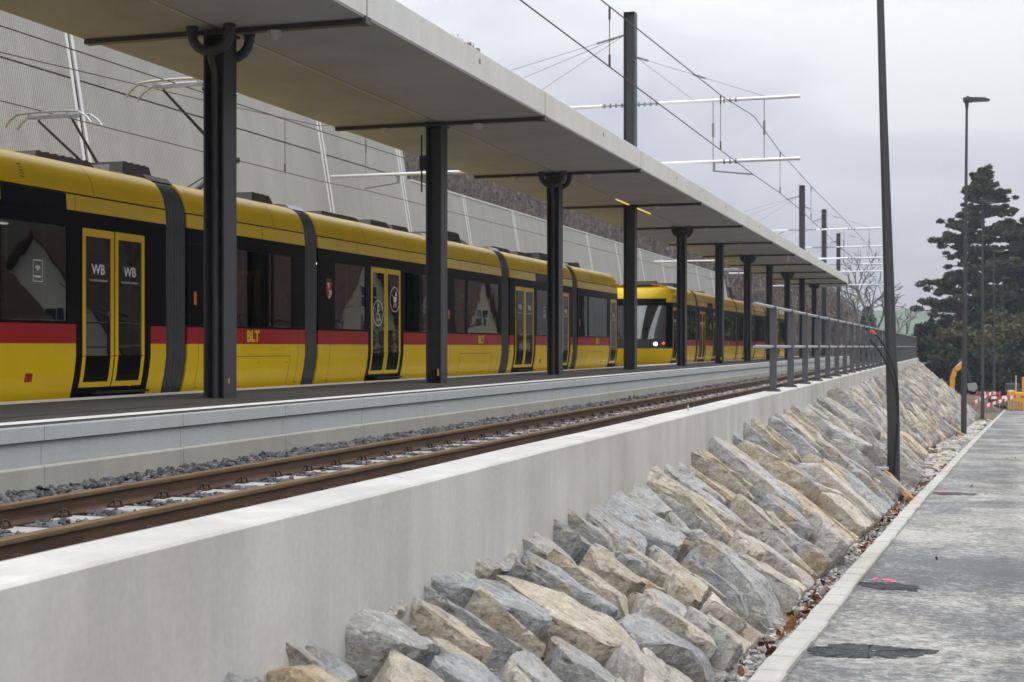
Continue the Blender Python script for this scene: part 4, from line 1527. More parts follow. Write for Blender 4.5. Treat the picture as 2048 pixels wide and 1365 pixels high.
def build_tram():
    t = thing('tram', (TRX, YMID, RAIL_Z - 0.02), 'long yellow and black tram with a red stripe, nearest the canopy columns', 'tram', 'yellow trams')
    for mi, M in enumerate(MODS):
        y0, y1 = M['y']
        zones = [(a - 0.13, b + 0.13) for a, b in M['doors']]
        zones = [(max(a, y0), min(b, y1)) for a, b in zones]
        # roof and floor of the section
        m = MB()
        for s in (1, -1): strip(m, s, y0, y1, 3.312, 3.765)
        body = m.build('roof_fairing', MAT['yellow'], t, smooth=40)
        m = MB()
        for s in (1, -1):
            for q in (0.36, 0.71):
                yy = y0 + (y1 - y0) * q
                strip(m, s, yy, yy + 0.007, 3.315, 3.72, 0.0012, 0.004)
                strip(m, s, yy - 0.4, yy - 0.393, Z3 + .003, 3.29, 0.0012, 0.004)
            for q in (0.08, 0.93):
                yy = y0 + (y1 - y0) * q
                if not any(a - .1 < yy < b + .1 for a, b in zones):
                    strip(m, s, yy, yy + 0.005, ZB_, Z2, 0.0015, 0.004)
                    strip(m, s, yy + .05, yy + 0.07, 0.93, 0.95, 0.002, 0.005)
            if mi in (1, 5):
                for k in range(5): strip(m, s, y0 + 2.55, y0 + 2.62, 3.40 + 0.035 * k, 3.41 + 0.035 * k, 0.002, 0.005)
        tag(m.build('panel_seams', MAT['black'], body), kind='stuff')
        MB().box(TRX - 0.56, TRX + 0.56, y0, y1, 3.72, 3.762).build('roof_panel', MAT['roof_grey'], t)
        m = MB()
        m.box(TRX - HW + 0.16, TRX + HW - 0.16, y0 + .02, y1 - .02, 0.70, 0.80)
        m.box(TRX - HW + 0.05, TRX + HW - 0.05, y0 + .02, y1 - .02, 3.16, 3.20)
        for s in (1, -1):
            for a, b in spans(y0, y1, zones):
                strip(m, s, a, b, ZB_, 1.76, -0.035, 0.05)
            strip(m, s, y0 + .01, y1 - .01, 3.11, 3.40, -0.034, 0.02)
        for yy in (y0, y1 - 0.03):
            for s in (1, -1):
                m.box(TRX + s * 0.55, TRX + s * (HW - 0.15), yy, yy + 0.03, 0.7, 3.56)
            m.box(TRX - 0.55, TRX + 0.55, yy, yy + 0.03, 2.75, 3.56)
        m.build('inner_shell', MAT['black'], t)
        # interior fittings
        m = MB()
        k = y0 + 0.7
        while k < y1 - 0.5:
            if not any(a - 0.3 < k < b + 0.3 for a, b in zones):
                for sx in (-1, 1):
                    m.box(TRX + sx * 0.35, TRX + sx * 1.1, k, k + 0.42, 1.20, 1.28)
                    m.box(TRX + sx * 0.35, TRX + sx * 1.1, k + 0.40, k + 0.47, 1.28, 1.98)
            k += 0.82
        if m.v: m.build('seats', MAT['seat'], t)
        m = MB()
        for a, b in M['doors']:
            for yy in (a - 0.22, b + 0.22):
                for sx in (-0.95, 0.95):
                    if y0 < yy < y1: m.cyl((TRX + sx, yy, 0.8), (TRX + sx, yy, 3.1), 0.018, 8)
        if not M['doors']:
            for sx in (-.3, .3): m.cyl((TRX + sx, (y0 + y1) / 2 + .2, 0.8), (TRX + sx, (y0 + y1) / 2 + .2, 3.1), 0.018, 8)
        m.build('grab_poles', MAT['handrail_yellow'], t)
        MB().box(TRX - 0.9, TRX - 0.82, y0 + 0.4, y1 - 0.4, 3.13, 3.15).build('ceiling_light', MAT['tram_led'], t)
        for s in (1, -1):
            # yellow header strip above the windows
            cut = [M['disp']] if 'disp' in M else []
            for a, b in spans(y0, y1, cut):
                strip(MB(), s, a, b, Z3, 3.292).build('header_panel', MAT['yellow'], t)
            for a, b in cut:
                m = strip(MB(), s, a + .004, b - .004, 3.03, 3.285, 0.003, 0.04)
                m.build('destination_display', MAT['gloss_black'], t)
            for a, b in spans(y0, y1, zones):
                lp = strip(MB(), s, a, b, ZB_, Z1 - 0.001).build('lower_panel', MAT['yellow'], t, smooth=40)
                strip(MB(), s, a, b, Z1 + 0.001, Z2).build('red_stripe', MAT['red'], lp)
                # black window band with openings
                ws = [w for w in M['wins'] if a <= w[0] and w[1] <= b]
                m = MB()
                strip(m, s, a, b, 2.90, Z3 - 0.001)
                strip(m, s, a, b, Z2 + 0.001, 1.80)
                for c, d in spans(a, b, ws):
                    strip(m, s, c, d, 1.801, 2.899)
                wb = m.build('window_band', MAT['gloss_black'], t)
                for c, d in ws:
                    strip(MB(), s, c + 0.001, d - 0.001, 1.801, 2.899, -0.010, 0.008).build('window_pane', MAT['glass'], wb)
                # access panels: a recessed outline
                for c, d in M['panel']:
                    if a <= c and d <= b:
                        m = MB()
                        strip(m, s, c, d, 1.355, 1.363, 0.0015, 0.004)
                        strip(m, s, c, c + 0.006, 0.92, 1.36, 0.0015, 0.004)
                        strip(m, s, d - 0.006, d, 0.92, 1.36, 0.0015, 0.004)
                        for yy in (c + .2, (c + d) / 2, d - .1):
                            strip(m, s, yy, yy + 0.02, 1.255, 1.275, 0.002, 0.005)
                        m.build('access_panel', MAT['black'], lp)
                for yy in M['blt']:
                    if a <= yy <= b:
                        decal(G_BLT, 'lettering', MAT['yellow'], s, yy, 1.648, 0.004, lp)
            if M['doors'] and mi in (1, 5):
                yy = M['doors'][-1][0] - 1.05 if mi == 1 else M['doors'][0][1] + 0.55
                strip(MB(), s, yy, yy + 0.13, 1.10, 1.20, 0.004, 0.01).build('red_socket', MAT['red'], t)
            if 'wifi' in M:
                decal(wifi, 'wifi_sign', MAT['white'], s, M['wifi'] - (0.0 if s > 0 else 0.3), 2.36, -0.006, t)
            if 'crest' in M:
                yc = M['crest']
                sh = [(-0.105, 0.13), (0.105, 0.13), (0.105, -0.04), (0.075, -0.115), (0, -0.165), (-0.075, -0.115), (-0.105, -0.04)]
                c1 = decal((sh, [tuple(range(7))]), 'crest', MAT['red'], s, yc, 2.44, 0.002, t)
                k_ = 0.88
                decal(([(a * k_, b * k_) for a, b in [(-0.10, 0.125), (0.0, 0.0), (0.105, -0.06), (0.075, -0.115), (0, -0.16), (-0.03, -0.14), (0.0, -0.03)]], [tuple(range(7))]), 'crest_field', MAT['white'], s, yc, 2.44, 0.0035, c1)
                decal(([(-0.08, 0.115), (0.0, 0.02), (0.0, 0.115)], [(0, 1, 2)]), 'crest_field', MAT['white'], s, yc, 2.44, 0.0036, c1)
                decal(([(0.03, -0.01), (0.09, -0.01), (0.09, -0.07), (0.03, -0.11)], [(0, 1, 2, 3)]), 'crest_field', MAT['white'], s, yc, 2.44, 0.0038, c1)
                rg_ = ([], []); ring2(rg_, 0.015, -0.075, 0.036, 0.014, n=14)
                decal(rg_, 'crest_staff', MAT['red'], s, yc, 2.44, 0.005, c1)
                decal(([(-0.11, 0.145), (0.11, 0.145), (0.11, 0.185), (-0.11, 0.185)], [(0, 1, 2, 3)]), 'crest_caption', MAT['roof_grey'], s, yc, 2.44, 0.002, c1)
            # doors
            for di, (a, b) in enumerate(M['doors']):
                z0d, z1d = 1.0, 2.925
                za, zb = (a - 0.13), (b + 0.13)
                za, zb = max(za, y0), min(zb, y1)
                m = MB()
                strip(m, s, za, a, ZB_, Z3 - 0.001); strip(m, s, b, zb, ZB_, Z3 - 0.001)
                strip(m, s, a, b, z1d, Z3 - 0.001); strip(m, s, a, b, ZB_, z0d, -0.01)
                m.build('door_surround', MAT['gloss_black'], t)
                m = MB(); strip(m, s, a + 0.3, b + 0.12, 0.925, 0.955, 0.06, 0.10)
                m.build('door_step', MAT['roof_grey'], t)
                mid = (a + b) / 2
                leaves_ = [(a + .008, mid - 0.014), (mid + 0.014, b - .008)] if b - a > 1.0 else [(a + .01, b - .01)]
                for li, (c, d) in enumerate(leaves_):
                    fw = 0.068
                    m = MB()
                    for (e0, e1) in ((z0d + 0.012, 1.384), (1.392, z1d - 0.008)):
                        strip(m, s, c, c + fw, e0, e1, -0.004)
                        strip(m, s, d - fw, d, e0, e1, -0.004)
                    strip(m, s, c + fw, d - fw, z0d + 0.012, z0d + 0.075, -0.004)
                    strip(m, s, c + fw, d - fw, z1d - 0.10, z1d - 0.008, -0.004)
                    lf = m.build('door', MAT['yellow'], t, smooth=40)
                    m = MB()
                    strip(m, s, c + fw, d - fw, z0d + 0.075, 1.392, -0.010, 0.02)
                    strip(m, s, c, d, 1.384, 1.392, -0.012, 0.02)
                    strip(m, s, mid - 0.013, mid + 0.013, z0d, z1d, -0.012, 0.02)
                    m.build('door_base', MAT['gloss_black'], lf)
                    strip(MB(), s, c + fw, d - fw, 1.393, z1d - 0.101, -0.012, 0.008).build('door_pane', MAT['glass'], lf)
                    yc = (c + d) / 2
                    ic = M.get('icons', 'wb')
                    if ic == 'acc' and len(leaves_) == 2:
                        if li == (0 if s > 0 else 1): decal(wheelchair, 'wheelchair_sign', MAT['white'], s, yc - 0.03 * s, 2.10, 0.0, lf)
                        else: decal(stroller, 'pushchair_sign', MAT['white'], s, yc + 0.05 * s, 2.37, 0.0, lf)
                    else:
                        decal(G_WB, 'lettering', MAT['white'], s, yc, 2.43, -0.006, lf)
                        decal(G_WN, 'lettering', MAT['white'], s, yc, 2.30, -0.006, lf)
                    if li == 0:
                        m = MB(); xx = TRX + s * (HW - 0.004)
                        m.cyl((xx - s * .02, d - fw - 0.03, 1.90), (xx, d - fw - 0.03, 1.90), 0.035, 12)
                        m.build('door_button', MAT['shutter'], lf)
            # orange side marker
            if mi in (2, 4, 6):
                strip(MB(), s, y0 + 0.16, y0 + 0.22, 2.07, 2.25, 0.012, 0.02).build('side_marker', MAT['orange_lamp'], t)
    # bellows between the sections
    for A, B in zip(MODS, MODS[1:]):
        ya, yb = A['y'][1], B['y'][0]
        outl = [(HW - inset(z) - 0.02, z) for z in (0.62, 0.75, 0.95, 1.15, 1.38, 2.2, 3.106, 3.30, 3.45, 3.56, 3.65, 3.71)] + [(HW - 0.62, 3.74)]
        outl = outl + [(-a, b) for a, b in outl[::-1]]
        n = 56
        m = MB()
        vs = []
        for k in range(n + 1):
            yy = ya + (yb - ya) * k / n
            d = 0.075 * abs(math.sin(k / n * math.pi * 7)) ** 0.6 if 0 < k < n else 0.0
            d = 0.075 - d
            for a, b in outl:
                vs.append((TRX + a - math.copysign(d, a), yy, b - (d * 0.6 if b > 3.5 else 0)))
        N = len(outl)
        m.add(vs, [(k * N + i, k * N + i + 1, (k + 1) * N + i + 1, (k + 1) * N + i) for k in range(n) for i in range(N - 1)])
        o = m.build('bellows', MAT['bellows'], t, smooth=70)
        m = MB()
        m.prism([(TRX + a, b) for a, b in [(1.08, 3.70), (1.0, 3.775), (0.5, 3.80), (-0.5, 3.80), (-1.0, 3.775), (-1.08, 3.70), (-1.0, 3.68), (1.0, 3.68)]], 'y', ya - 0.05, yb + 0.02)
        m.build('bellows_cap', MAT['galv'] if ya > 17 else MAT['roof_grey'], o)
    # roof equipment
    pods = [(7.0, 9.4, -.7, .7, 3.9), (11.4, 13.4, -.6, .85, 3.84), (14.3, 15.6, -.5, .85, 3.83), (16.75, 17.6, -.7, .45, 4.02), (19.62, 20.4, .3, .88, 3.885), (22.2, 23.9, -.5, .85, 3.83),
            (24.2, 25.2, -.5, .9, 3.85), (25.25, 26.2, -.5, .9, 3.84), (28.6, 29.5, -.2, .8, 3.98), (31.6, 33.0, -.6, .85, 3.85), (33.3, 34.8, -.6, .9, 3.84), (36.2, 37.6, -.5, .6, 4.0), (38.4, 39.8, -.5, .8, 3.86), (40.0, 40.5, -.4, .6, 3.95)]
    for (a, b, c, d, z) in pods:
        m = MB()
        e = 0.05
        m.add([(TRX + c, a, 3.70), (TRX + d, a, 3.70), (TRX + d, b, 3.70), (TRX + c, b, 3.70), (TRX + c + e, a + e * 2, z), (TRX + d - e, a + e * 2, z), (TRX + d - e, b - e * 2, z), (TRX + c + e, b - e * 2, z)],
              [(0, 3, 2, 1), (4, 5, 6, 7), (0, 1, 5, 4), (1, 2, 6, 5), (2, 3, 7, 6), (3, 0, 4, 7)])
        k = a + 0.15
        while k < b - 0.15:
            m.box(TRX + c + e, TRX + d - e, k, k + 0.05, z, z + 0.012); k += 0.16
        m.build('roof_unit', MAT['roof_grey'], t)
    for ym in (8.0, 18.8, 28.8, 39.6):
        m = MB()
        m.box(TRX - 0.62, TRX + 0.62, ym - 1.0, ym + 1.0, 0.56, 0.74)
        for yy in (ym - 0.75, ym + 0.75):
            for s in (-1, 1): m.cyl((TRX + s * 0.48, yy, 0.75), (TRX + s * 0.58, yy, 0.75), 0.28, 20)
        m.build('bogie', MAT['roof_grey'], t)
    # sloping deflectors
    for (a, b) in ((15.95, 16.4), (26.05, 26.45), (29.55, 30.1)):
        MB().prism([(a, 3.72), (b, 3.72), (b - .1, 3.78), (a, 3.86)], 'x', TRX - .5, TRX + .78).build('roof_deflector', MAT['galv'], t)
    # single arm pantograph
    px_, yb_, yk, yh, zh = TRX, 19.3, 20.62, 19.05, EYE + 4.04
    m = MB()
    m.box(px_ - 0.35, px_ + 0.35, yb_ - 0.3, yb_ + 0.5, 3.76, 3.83)
    pg = m.build('pantograph', MAT['roof_grey'], t)
    m = MB()
    zk = EYE + 3.02
    m.tube([(px_, yb_, 3.83), (px_, yk, zk)], 0.045, 8)
    m.tube([(px_ - .1, yb_ - .2, 3.83), (px_ - .1, yk - .12, zk - 0.08)], 0.015, 6)
    m.build('lower_arm', MAT['roof_grey'], pg)
    m = MB()
    for s in (-1, 1):
        m.tube([(px_ + s * 0.05, yk, zk), (px_ + s * 0.34, yh + 0.05, zh - 0.12)], [0.032, 0.022], 8)
    m.tube([(px_ - 0.12, yk, zk), (px_ + 0.12, yk, zk)], 0.05, 8)
    m.build('upper_arm', MAT['roof_grey'], pg)
    m = MB()
    for dy in (-0.16, 0.16):
        pts = [(px_ - 0.86, yh + dy, zh - 0.24), (px_ - 0.78, yh + dy, zh - 0.14), (px_ - 0.62, yh + dy, zh - 0.035), (px_ - 0.4, yh + dy, zh - 0.015), (px_, yh + dy, zh - 0.008), (px_ + 0.4, yh + dy, zh - 0.015), (px_ + 0.62, yh + dy, zh - 0.035), (px_ + 0.78, yh + dy, zh - 0.14), (px_ + 0.86, yh + dy, zh - 0.24)]
        m.tube(pts, 0.02, 8)
    m.box(px_ - 0.5, px_ + 0.5, yh - 0.03, yh + 0.03, zh - 0.10, zh - 0.05)
    for s in (-.38, .38): m.box(px_ + s - .02, px_ + s + .02, yh - 0.17, yh + 0.17, zh - 0.09, zh - 0.03)
    m.build('collector_head', MAT['galv'], pg)
    # cabs at both ends
    DZ = [(0.62, 0.50), (0.8, 0.70), (1.1, 0.80), (1.45, 0.82), (1.78, 0.78), (2.3, 0.66), (2.9, 0.50), (3.12, 0.43), (3.35, 0.34), (3.5, 0.22), (3.62, 0.06), (3.72, -0.18), (3.765, -0.4)]
    zl = [.62, .8, 1.0, 1.2, 1.44, 1.5, 1.62, 1.78, 2.0, 2.3, 2.6, 2.9, 2.98, 3.10, 3.24, 3.35, 3.45, 3.53, 3.60, 3.66, 3.71, 3.745, 3.765]
    NS = 29
    for e, ye in ((1, MODS[-1]['y'][1]), (-1, MODS[0]['y'][0])):
        P = {}
        for zi, z in enumerate(zl):
            D = interp(z, DZ)
            hw = HW - inset(z)
            for k in range(NS):
                s_ = -1 + 2 * k / (NS - 1)
                s2 = math.copysign(1 - (1 - abs(s_)) ** 1.5, s_)
                yy = ye + e * (D * (1 - abs(s2) ** 2.6) if D > 0 else D * (1 - abs(s2) ** 2.6))
                P[zi, k] = (TRX + hw * s2, yy, z)
        groups = {}
        for zi in range(len(zl) - 1):
            zc = (zl[zi] + zl[zi + 1]) / 2
            for k in range(NS - 1):
                sc = abs(-1 + 2 * (k + 0.5) / (NS - 1))
                if 1.5 < zc < 3.10 and sc > 0.70: g = 'black'
                elif 1.78 < zc < 2.98 and sc < 0.70: g = 'glass'
                elif 2.98 < zc < 3.24 and sc < 0.72: g = 'black'
                elif 1.44 < zc < 1.78: g = 'grey'
                else: g = 'yellow' if zc < 2 else 'roof'
                groups.setdefault(g, []).append((zi, k))
        nose = None
        for g, nm, mt in (('yellow', 'cab_apron', 'yellow'), ('roof', 'cab_roof', 'yellow'), ('black', 'cab_pillar', 'gloss_black'), ('grey', 'lamp_panel', 'roof_grey'), ('glass', 'windscreen', 'windscreen')):
            m = MB(); idx = {}
            for (zi, k) in groups[g]:
                q = []
                for c in ((zi, k), (zi, k + 1), (zi + 1, k + 1), (zi + 1, k)):
                    if c not in idx:
                        idx[c] = len(m.v); m.v.append(P[c])
                    q.append(idx[c])
                m.f.append(tuple(q if e < 0 else q[::-1]))
            o = m.build(nm, MAT[mt], t if nose is None else nose, smooth=50)
            if nose is None: nose = o
        for s in (-1, 1):
            yl = ye + e * (0.80 * (1 - 0.62 ** 2.6) + 0.03)
            m = MB(); m.cyl((TRX + s * 0.82, yl - e * .08, 1.60), (TRX + s * 0.82, yl + e * .02, 1.60), 0.07, 14)
            m.build('headlight', MAT['headlight'], nose)
            yl2 = ye + e * (0.80 * (1 - 0.80 ** 2.6) + 0.03)
            m = MB(); m.cyl((TRX + s * 1.06, yl2 - e * .08, 1.63), (TRX + s * 1.06, yl2 + e * .02, 1.63), 0.05, 12)
            m.build('tail_light', MAT['tail'], nose)
            # camera pods where mirrors would be
            m = MB(); m.box(TRX + s * (HW - 0.08), TRX + s * (HW + 0.10), ye - e * 0.35, ye - e * 0.16, 3.30, 3.42)
            m.build('mirror_pod', MAT['yellow'], nose, bevel=0.02)
        # dashboard and back wall of the cab
        m = MB()
        m.box(TRX - 1.0, TRX + 1.0, ye - e * 0.05, ye + e * 0.42, 1.5, 1.9)
        m.box(TRX - 0.3, TRX + 0.3, ye - e * 0.75, ye - e * 0.6, 1.3, 2.45)
        m.build('dashboard', MAT['roof_grey'], nose)
        m = MB(); m.tube([(TRX + 0.35, ye + e * .82, 1.78), (TRX + 0.62, ye + e * .72, 2.05), (TRX + 0.9, ye + e * 0.45, 2.9)], 0.014, 6)
        m.build('wiper', MAT['black'], nose)
    return t
tram = build_tram()
tram2 = copy_tree(tram, None, (TRX, 92.71 - YMID, RAIL_Z - 0.02), math.pi, 'yellow tram with its rounded windscreen front and lit headlight facing the rear of another tram')
tram3 = copy_tree(tram, None, (-14.95, YMID + 1.95, RAIL_Z - 0.02), None, 'yellow tram on the farthest track, only its raised pantograph showing over another tram')

# a standing passenger behind the rear section's windows
def person(x, y, z, label):
    J = [(0, 0, .95), (0, 0, 1.2), (0, 0, 1.42), (0, .01, 1.52), (0, .03, 1.66), (0, .03, 1.76),
         (.19, 0, 1.40), (.25, .02, 1.12), (.24, .14, .90), (-.19, 0, 1.40), (-.25, .04, 1.14), (-.18, .24, 1.16),
         (.10, 0, .88), (.11, .02, .48), (.11, -.02, .08), (.11, .12, .04), (-.10, 0, .88), (-.11, .02, .48), (-.11, -.02, .08), (-.11, .12, .04)]
    E = [(0, 1), (1, 2), (2, 3), (3, 4), (4, 5), (2, 6), (6, 7), (7, 8), (2, 9), (9, 10), (10, 11), (0, 12), (12, 13), (13, 14), (14, 15), (0, 16), (16, 17), (17, 18), (18, 19)]
    Rr = [.15, .14, .13, .055, .095, .07, .07, .05, .035, .07, .05, .035, .09, .06, .045, .04, .09, .06, .045, .04]
    me = bpy.data.meshes.new('body')
    me.from_pydata(J, E, [])
    t = thing('person', (x, y, z), label, 'person')
    o = bpy.data.objects.new('body', me)
    COL.objects.link(o)
    o.parent = t
    me.materials.append(MAT['seat'])
    sk = o.modifiers.new('skin', 'SKIN')
    for i, sv_ in enumerate(me.skin_vertices[0].data if me.skin_vertices else []): sv_.radius = (Rr[i], Rr[i])
    o.modifiers.new('sub', 'SUBSURF').levels = 1
    return o
po = None
try:
    po = person(TRX + 0.72, 39.75, 0.80, 'dark standing passenger behind the windows of the nearer tram rear')
    bm = bmesh.new(); bm.from_mesh(po.data)
    ly = bm.verts.layers.skin.verify()
    Rr = [.15, .14, .13, .055, .095, .07, .07, .05, .035, .07, .05, .035, .09, .06, .045, .04, .09, .06, .045, .04]
    bm.verts.ensure_lookup_table()
    for i, v_ in enumerate(bm.verts): v_[ly].radius = (Rr[i], Rr[i]); v_[ly].use_root = (i == 0)
    bm.to_mesh(po.data); bm.free()
except Exception as ex:
    print('person', ex)

# ballast and rails under the trams
for xt, lab in ((TRX, 'rusty track carrying the yellow trams behind the platform'), (-14.95, 'rusty track nearest the ribbed hall wall')):
    t = thing('railway_track', (xt, 40, 0.2), lab, 'railway track')
    for xc in (xt - 0.5335, xt + 0.5335):
        MB().prism(rail_profile(xc), 'y', -6, 118).build('rail', MAT['rail'], t)
    m = MB()
    y = -4.0
    while y < 116:
        m.box(xt - 0.98, xt + 0.98, y - 0.13, y + 0.13, 0.24, 0.318); y += SL
    tag(m.build('sleepers', MAT['sleeper'], t), kind='stuff')
m = MB().add([(fx(0.3) + .05, -6, 0.285), (-9.9, -6, 0.285), (-9.9, 118, 0.285), (fx(0.3) + .05, 118, 0.285)], [(0, 1, 2, 3)])
tag(m.build('ballast_floor', MAT['ballast_bed'], origin=(-13, 40, 0.285)), 'dark ballast under the tram tracks', kind='structure')

# ------------------------------------------------------------------ street lamps
LH = 11.5
def lamp(x, y, label, lean=0.0):
    z0 = road_z(y) - 0.05
    t = thing('street_lamp', (x, y, z0), label, 'street lamp', 'street lamps along the road')
    m = MB()
    n = 14
    # the shaft leans a touch, as set
    P = [(x, y, z0 - 0.3), (x, y, z0 + 1.0), (x + lean * 0.5, y, z0 + LH * 0.5), (x + lean, y, z0 + LH)]
    m.tube(P, [0.098, 0.095, 0.062, 0.040], 18)
    m.build('pole', MAT['steel'], t, smooth=50)
    x2 = x + lean
    m = MB()
    m.tube([(x2, y, z0 + LH - 0.22), (x2, y, z0 + LH + 0.04)], [0.048, 0.075], 12)
    m.build('collar', MAT['steel'], t, smooth=50)
    m = MB()
    m.prism([(x2 - 0.12, z0 + LH + 0.02), (x2 + 0.10, z0 + LH + 0.0), (x2 + 0.75, z0 + LH + 0.02), (x2 + 0.76, z0 + LH + 0.05), (x2 + 0.60, z0 + LH + 0.11), (x2 + 0.1, z0 + LH + 0.16), (x2 - 0.13, z0 + LH + 0.15)], 'y', y - 0.14, y + 0.14)
    for k in range(9):
        m.box(x2 + 0.22 + 0.045 * k, x2 + 0.235 + 0.045 * k, y - 0.12, y + 0.12, z0 + LH + 0.09, z0 + LH + 0.155)
    m.cyl((x2 + 0.03, y, z0 + LH + 0.14), (x2 + 0.03, y, z0 + LH + 0.21), 0.045, 10)
    hd = m.build('lamp_head', MAT['steel'], t)
    MB().box(x2 + 0.18, x2 + 0.70, y - 0.10, y + 0.10, z0 + LH - 0.004, z0 + LH + 0.012).build('lens', MAT['lens_white'], hd)
    return t
LP = [(-1.02, 22.8), (0.04, 51.6), (1.01, 79.5), (2.15, 107.7), (3.53, 139.4)]
labs = ['thick dark lamp post with loose black cables and a timber board at its foot', 'dark street lamp halfway along the stone bank, next after the post with loose cables',
        'dark street lamp standing where the stone bank ends', 'dark street lamp standing among the red and white barriers', 'farthest dark street lamp, beside the yellow skip']
for i, (x, y) in enumerate(LP):
    lamp(x, y, labs[i], -0.30 if i == 0 else (0.10 if i == 1 else 0.0))
# loose cables on the first post
PY = 22.8
def cab(pts, name, label):
    m = MB()
    P = [pix(a, b, Y=PY - 0.12 - 0.04 * k) for k, (a, b) in enumerate(pts)]
    # smooth with Catmull-Rom
    Q = []
    for i in range(len(P) - 1):
        p0, p1, p2, p3 = P[max(i - 1, 0)], P[i], P[i + 1], P[min(i + 2, len(P) - 1)]
        for k in range(6):
            t = k / 6
            Q.append(0.5 * ((2 * p1) + (-p0 + p2) * t + (2 * p0 - 5 * p1 + 4 * p2 - p3) * t * t + (-p0 + 3 * p1 - 3 * p2 + p3) * t ** 3))
    Q.append(P[-1])
    m.tube(Q, 0.016, 8)
    o = tag(m.build(name, MAT['black'], smooth=60), label, 'cable')
    return o, Q
c1, Q = cab([(1789, 955), (1792, 880), (1796, 820), (1794, 770), (1783, 722), (1764, 685), (1748, 667)], 'cable', 'black cable with a red end cap curving out from the lamp post')
m = MB(); d = (Q[-1] - Q[-4]).normalized(); m.cyl(Q[-1] - d * 0.02, Q[-1] + d * 0.06, 0.022, 8); m.build('end_cap', MAT['orange_cap'], c1)
cab([(1786, 950), (1793, 890), (1795, 830), (1790, 775), (1772, 725), (1752, 694), (1738, 679)], 'cable', 'black cable with a bare end curving out below the red capped one')

def plank(p0, p1, w, th, label, metal=False):
    p0, p1 = Vector(p0), Vector(p1)
    d = (p1 - p0).normalized()
    side = Vector((0, 1, 0)) - d * d.y
    side.normalize()
    up = d.cross(side)
    vs = []
    for p in (p0, p1):
        for a, b in ((-1, -1), (1, -1), (1, 1), (-1, 1)):
            vs.append(tuple(p + side * a * w / 2 + up * b * th / 2))
    m = MB().add(vs, [(0, 1, 2, 3), (7, 6, 5, 4), (0, 4, 5, 1), (1, 5, 6, 2), (2, 6, 7, 3), (3, 7, 4, 0)])
    return tag(m.build('timber_board', MAT['timber'], bevel=0.006), label, 'board')
pl = plank(pix(1772, 945, Y=20.6), pix(1824, 1001, Y=19.8), 0.17, 0.06, 'short timber board leaning on the bank beside the post with loose cables')
a_ = pix(1768, 942, Y=20.6)
MB().box(a_.x - 0.12, a_.x + 0.06, a_.y - 0.1, a_.y + 0.1, a_.z + 0.02, a_.z + 0.05).build('metal_plate', MAT['galv'], pl)
plank(pix(1895, 850, Y=50.6), pix(1930, 874, Y=49.4), 0.25, 0.08, 'pale timber board lying at the foot of the second street lamp')

# ------------------------------------------------------------------ vegetation
def clump_leaves(centers, radii, per, lsize, seed, flat=(1, 1, 0.55)):
    rs = np.random.RandomState(seed)
    centers, radii = np.asarray(centers), np.asarray(radii)
    n = len(centers)
    C = np.repeat(centers, per, 0)
    Rr = np.repeat(radii, per)
    d = rs.normal(0, 1, (n * per, 3))
    d /= np.linalg.norm(d, axis=1, keepdims=True)
    rr = rs.uniform(0.25, 1.0, n * per) ** 0.6
    P = C + d * (Rr * rr)[:, None] * np.array(flat)
    s = lsize * rs.uniform(0.6, 1.4, n * per)
    a = rs.normal(0, 1, (n * per, 3)); a /= np.linalg.norm(a, axis=1, keepdims=True)
    b = np.cross(a, rs.normal(0, 1, (n * per, 3))); b /= np.linalg.norm(b, axis=1, keepdims=True)
    V = np.stack([P - a * s[:, None] * 0.9, P + b * s[:, None] * 0.42, P + a * s[:, None] * 0.9, P - b * s[:, None] * 0.42], 1)
    tone = np.repeat(rs.uniform(0, 1, n), per) * 0.65 + rs.uniform(0, 0.35, n * per)
    F = np.arange(n * per * 4).reshape(-1, 4)
    return V.reshape(-1, 3), F, np.repeat(tone, 4)

def conifer(x, y, z0, Hh, Rb, seed, label, mat='pine', t0=0.22, droop=0.0, dens=1.0, prof=None, group=None, per=60, ls=0.26):
    rg = random.Random(seed)
    t = thing('conifer_tree', (x, y, z0), label, 'tree', group)
    m = MB()
    m.tube([(x, y, z0 - 0.3), (x + 0.1, y, z0 + Hh * 0.4), (x, y, z0 + Hh * 0.97)], [Hh * 0.018, Hh * 0.012, 0.03], 8)
    cen, rad = [], []
    lv = z0 + Hh * t0
    br = MB()
    while lv < z0 + Hh * 0.985:
        f = (lv - z0) / Hh
        L = Rb * (prof(f) if prof else (1 - f) ** 0.75)
        nb = rg.randint(5, 7)
        a0 = rg.uniform(0, 6.28)
        for k in range(nb):
            a = a0 + 6.283 * k / nb + rg.uniform(-0.35, 0.35)
            l = L * rg.uniform(0.55, 1.08)
            rise = rg.uniform(0.02, 0.22) - droop
            tip = (x + math.cos(a) * l, y + math.sin(a) * l, lv + l * rise)
            br.tube([(x, y, lv - 0.1), ((x + tip[0]) / 2, (y + tip[1]) / 2, lv + l * rise * 0.35), tip], [0.11, 0.08, 0.035], 4, caps=False)
            q = 0.3
            while q < 1.02:
                r_ = (0.30 + 0.30 * rg.random()) * (0.8 + 0.05 * l)
                w = 0.16 * l
                cen.append((x + math.cos(a) * l * q + rg.uniform(-w, w), y + math.sin(a) * l * q + rg.uniform(-w, w), lv + l * rise * q + rg.uniform(-0.15, 0.4)))
                rad.append(r_)
                q += (0.42 / max(l, 0.8)) / dens
        lv += Hh * rg.uniform(0.026, 0.045)
    m.v += []
    tr = m.build('trunk', MAT['bark'], t, smooth=60)
    br.build('branches', MAT['bark'], t)
    v, f, a = clump_leaves(cen, rad, per, ls, seed)
    from_arrays('crown', v, f, MAT[mat], t, attr=a)
    return t

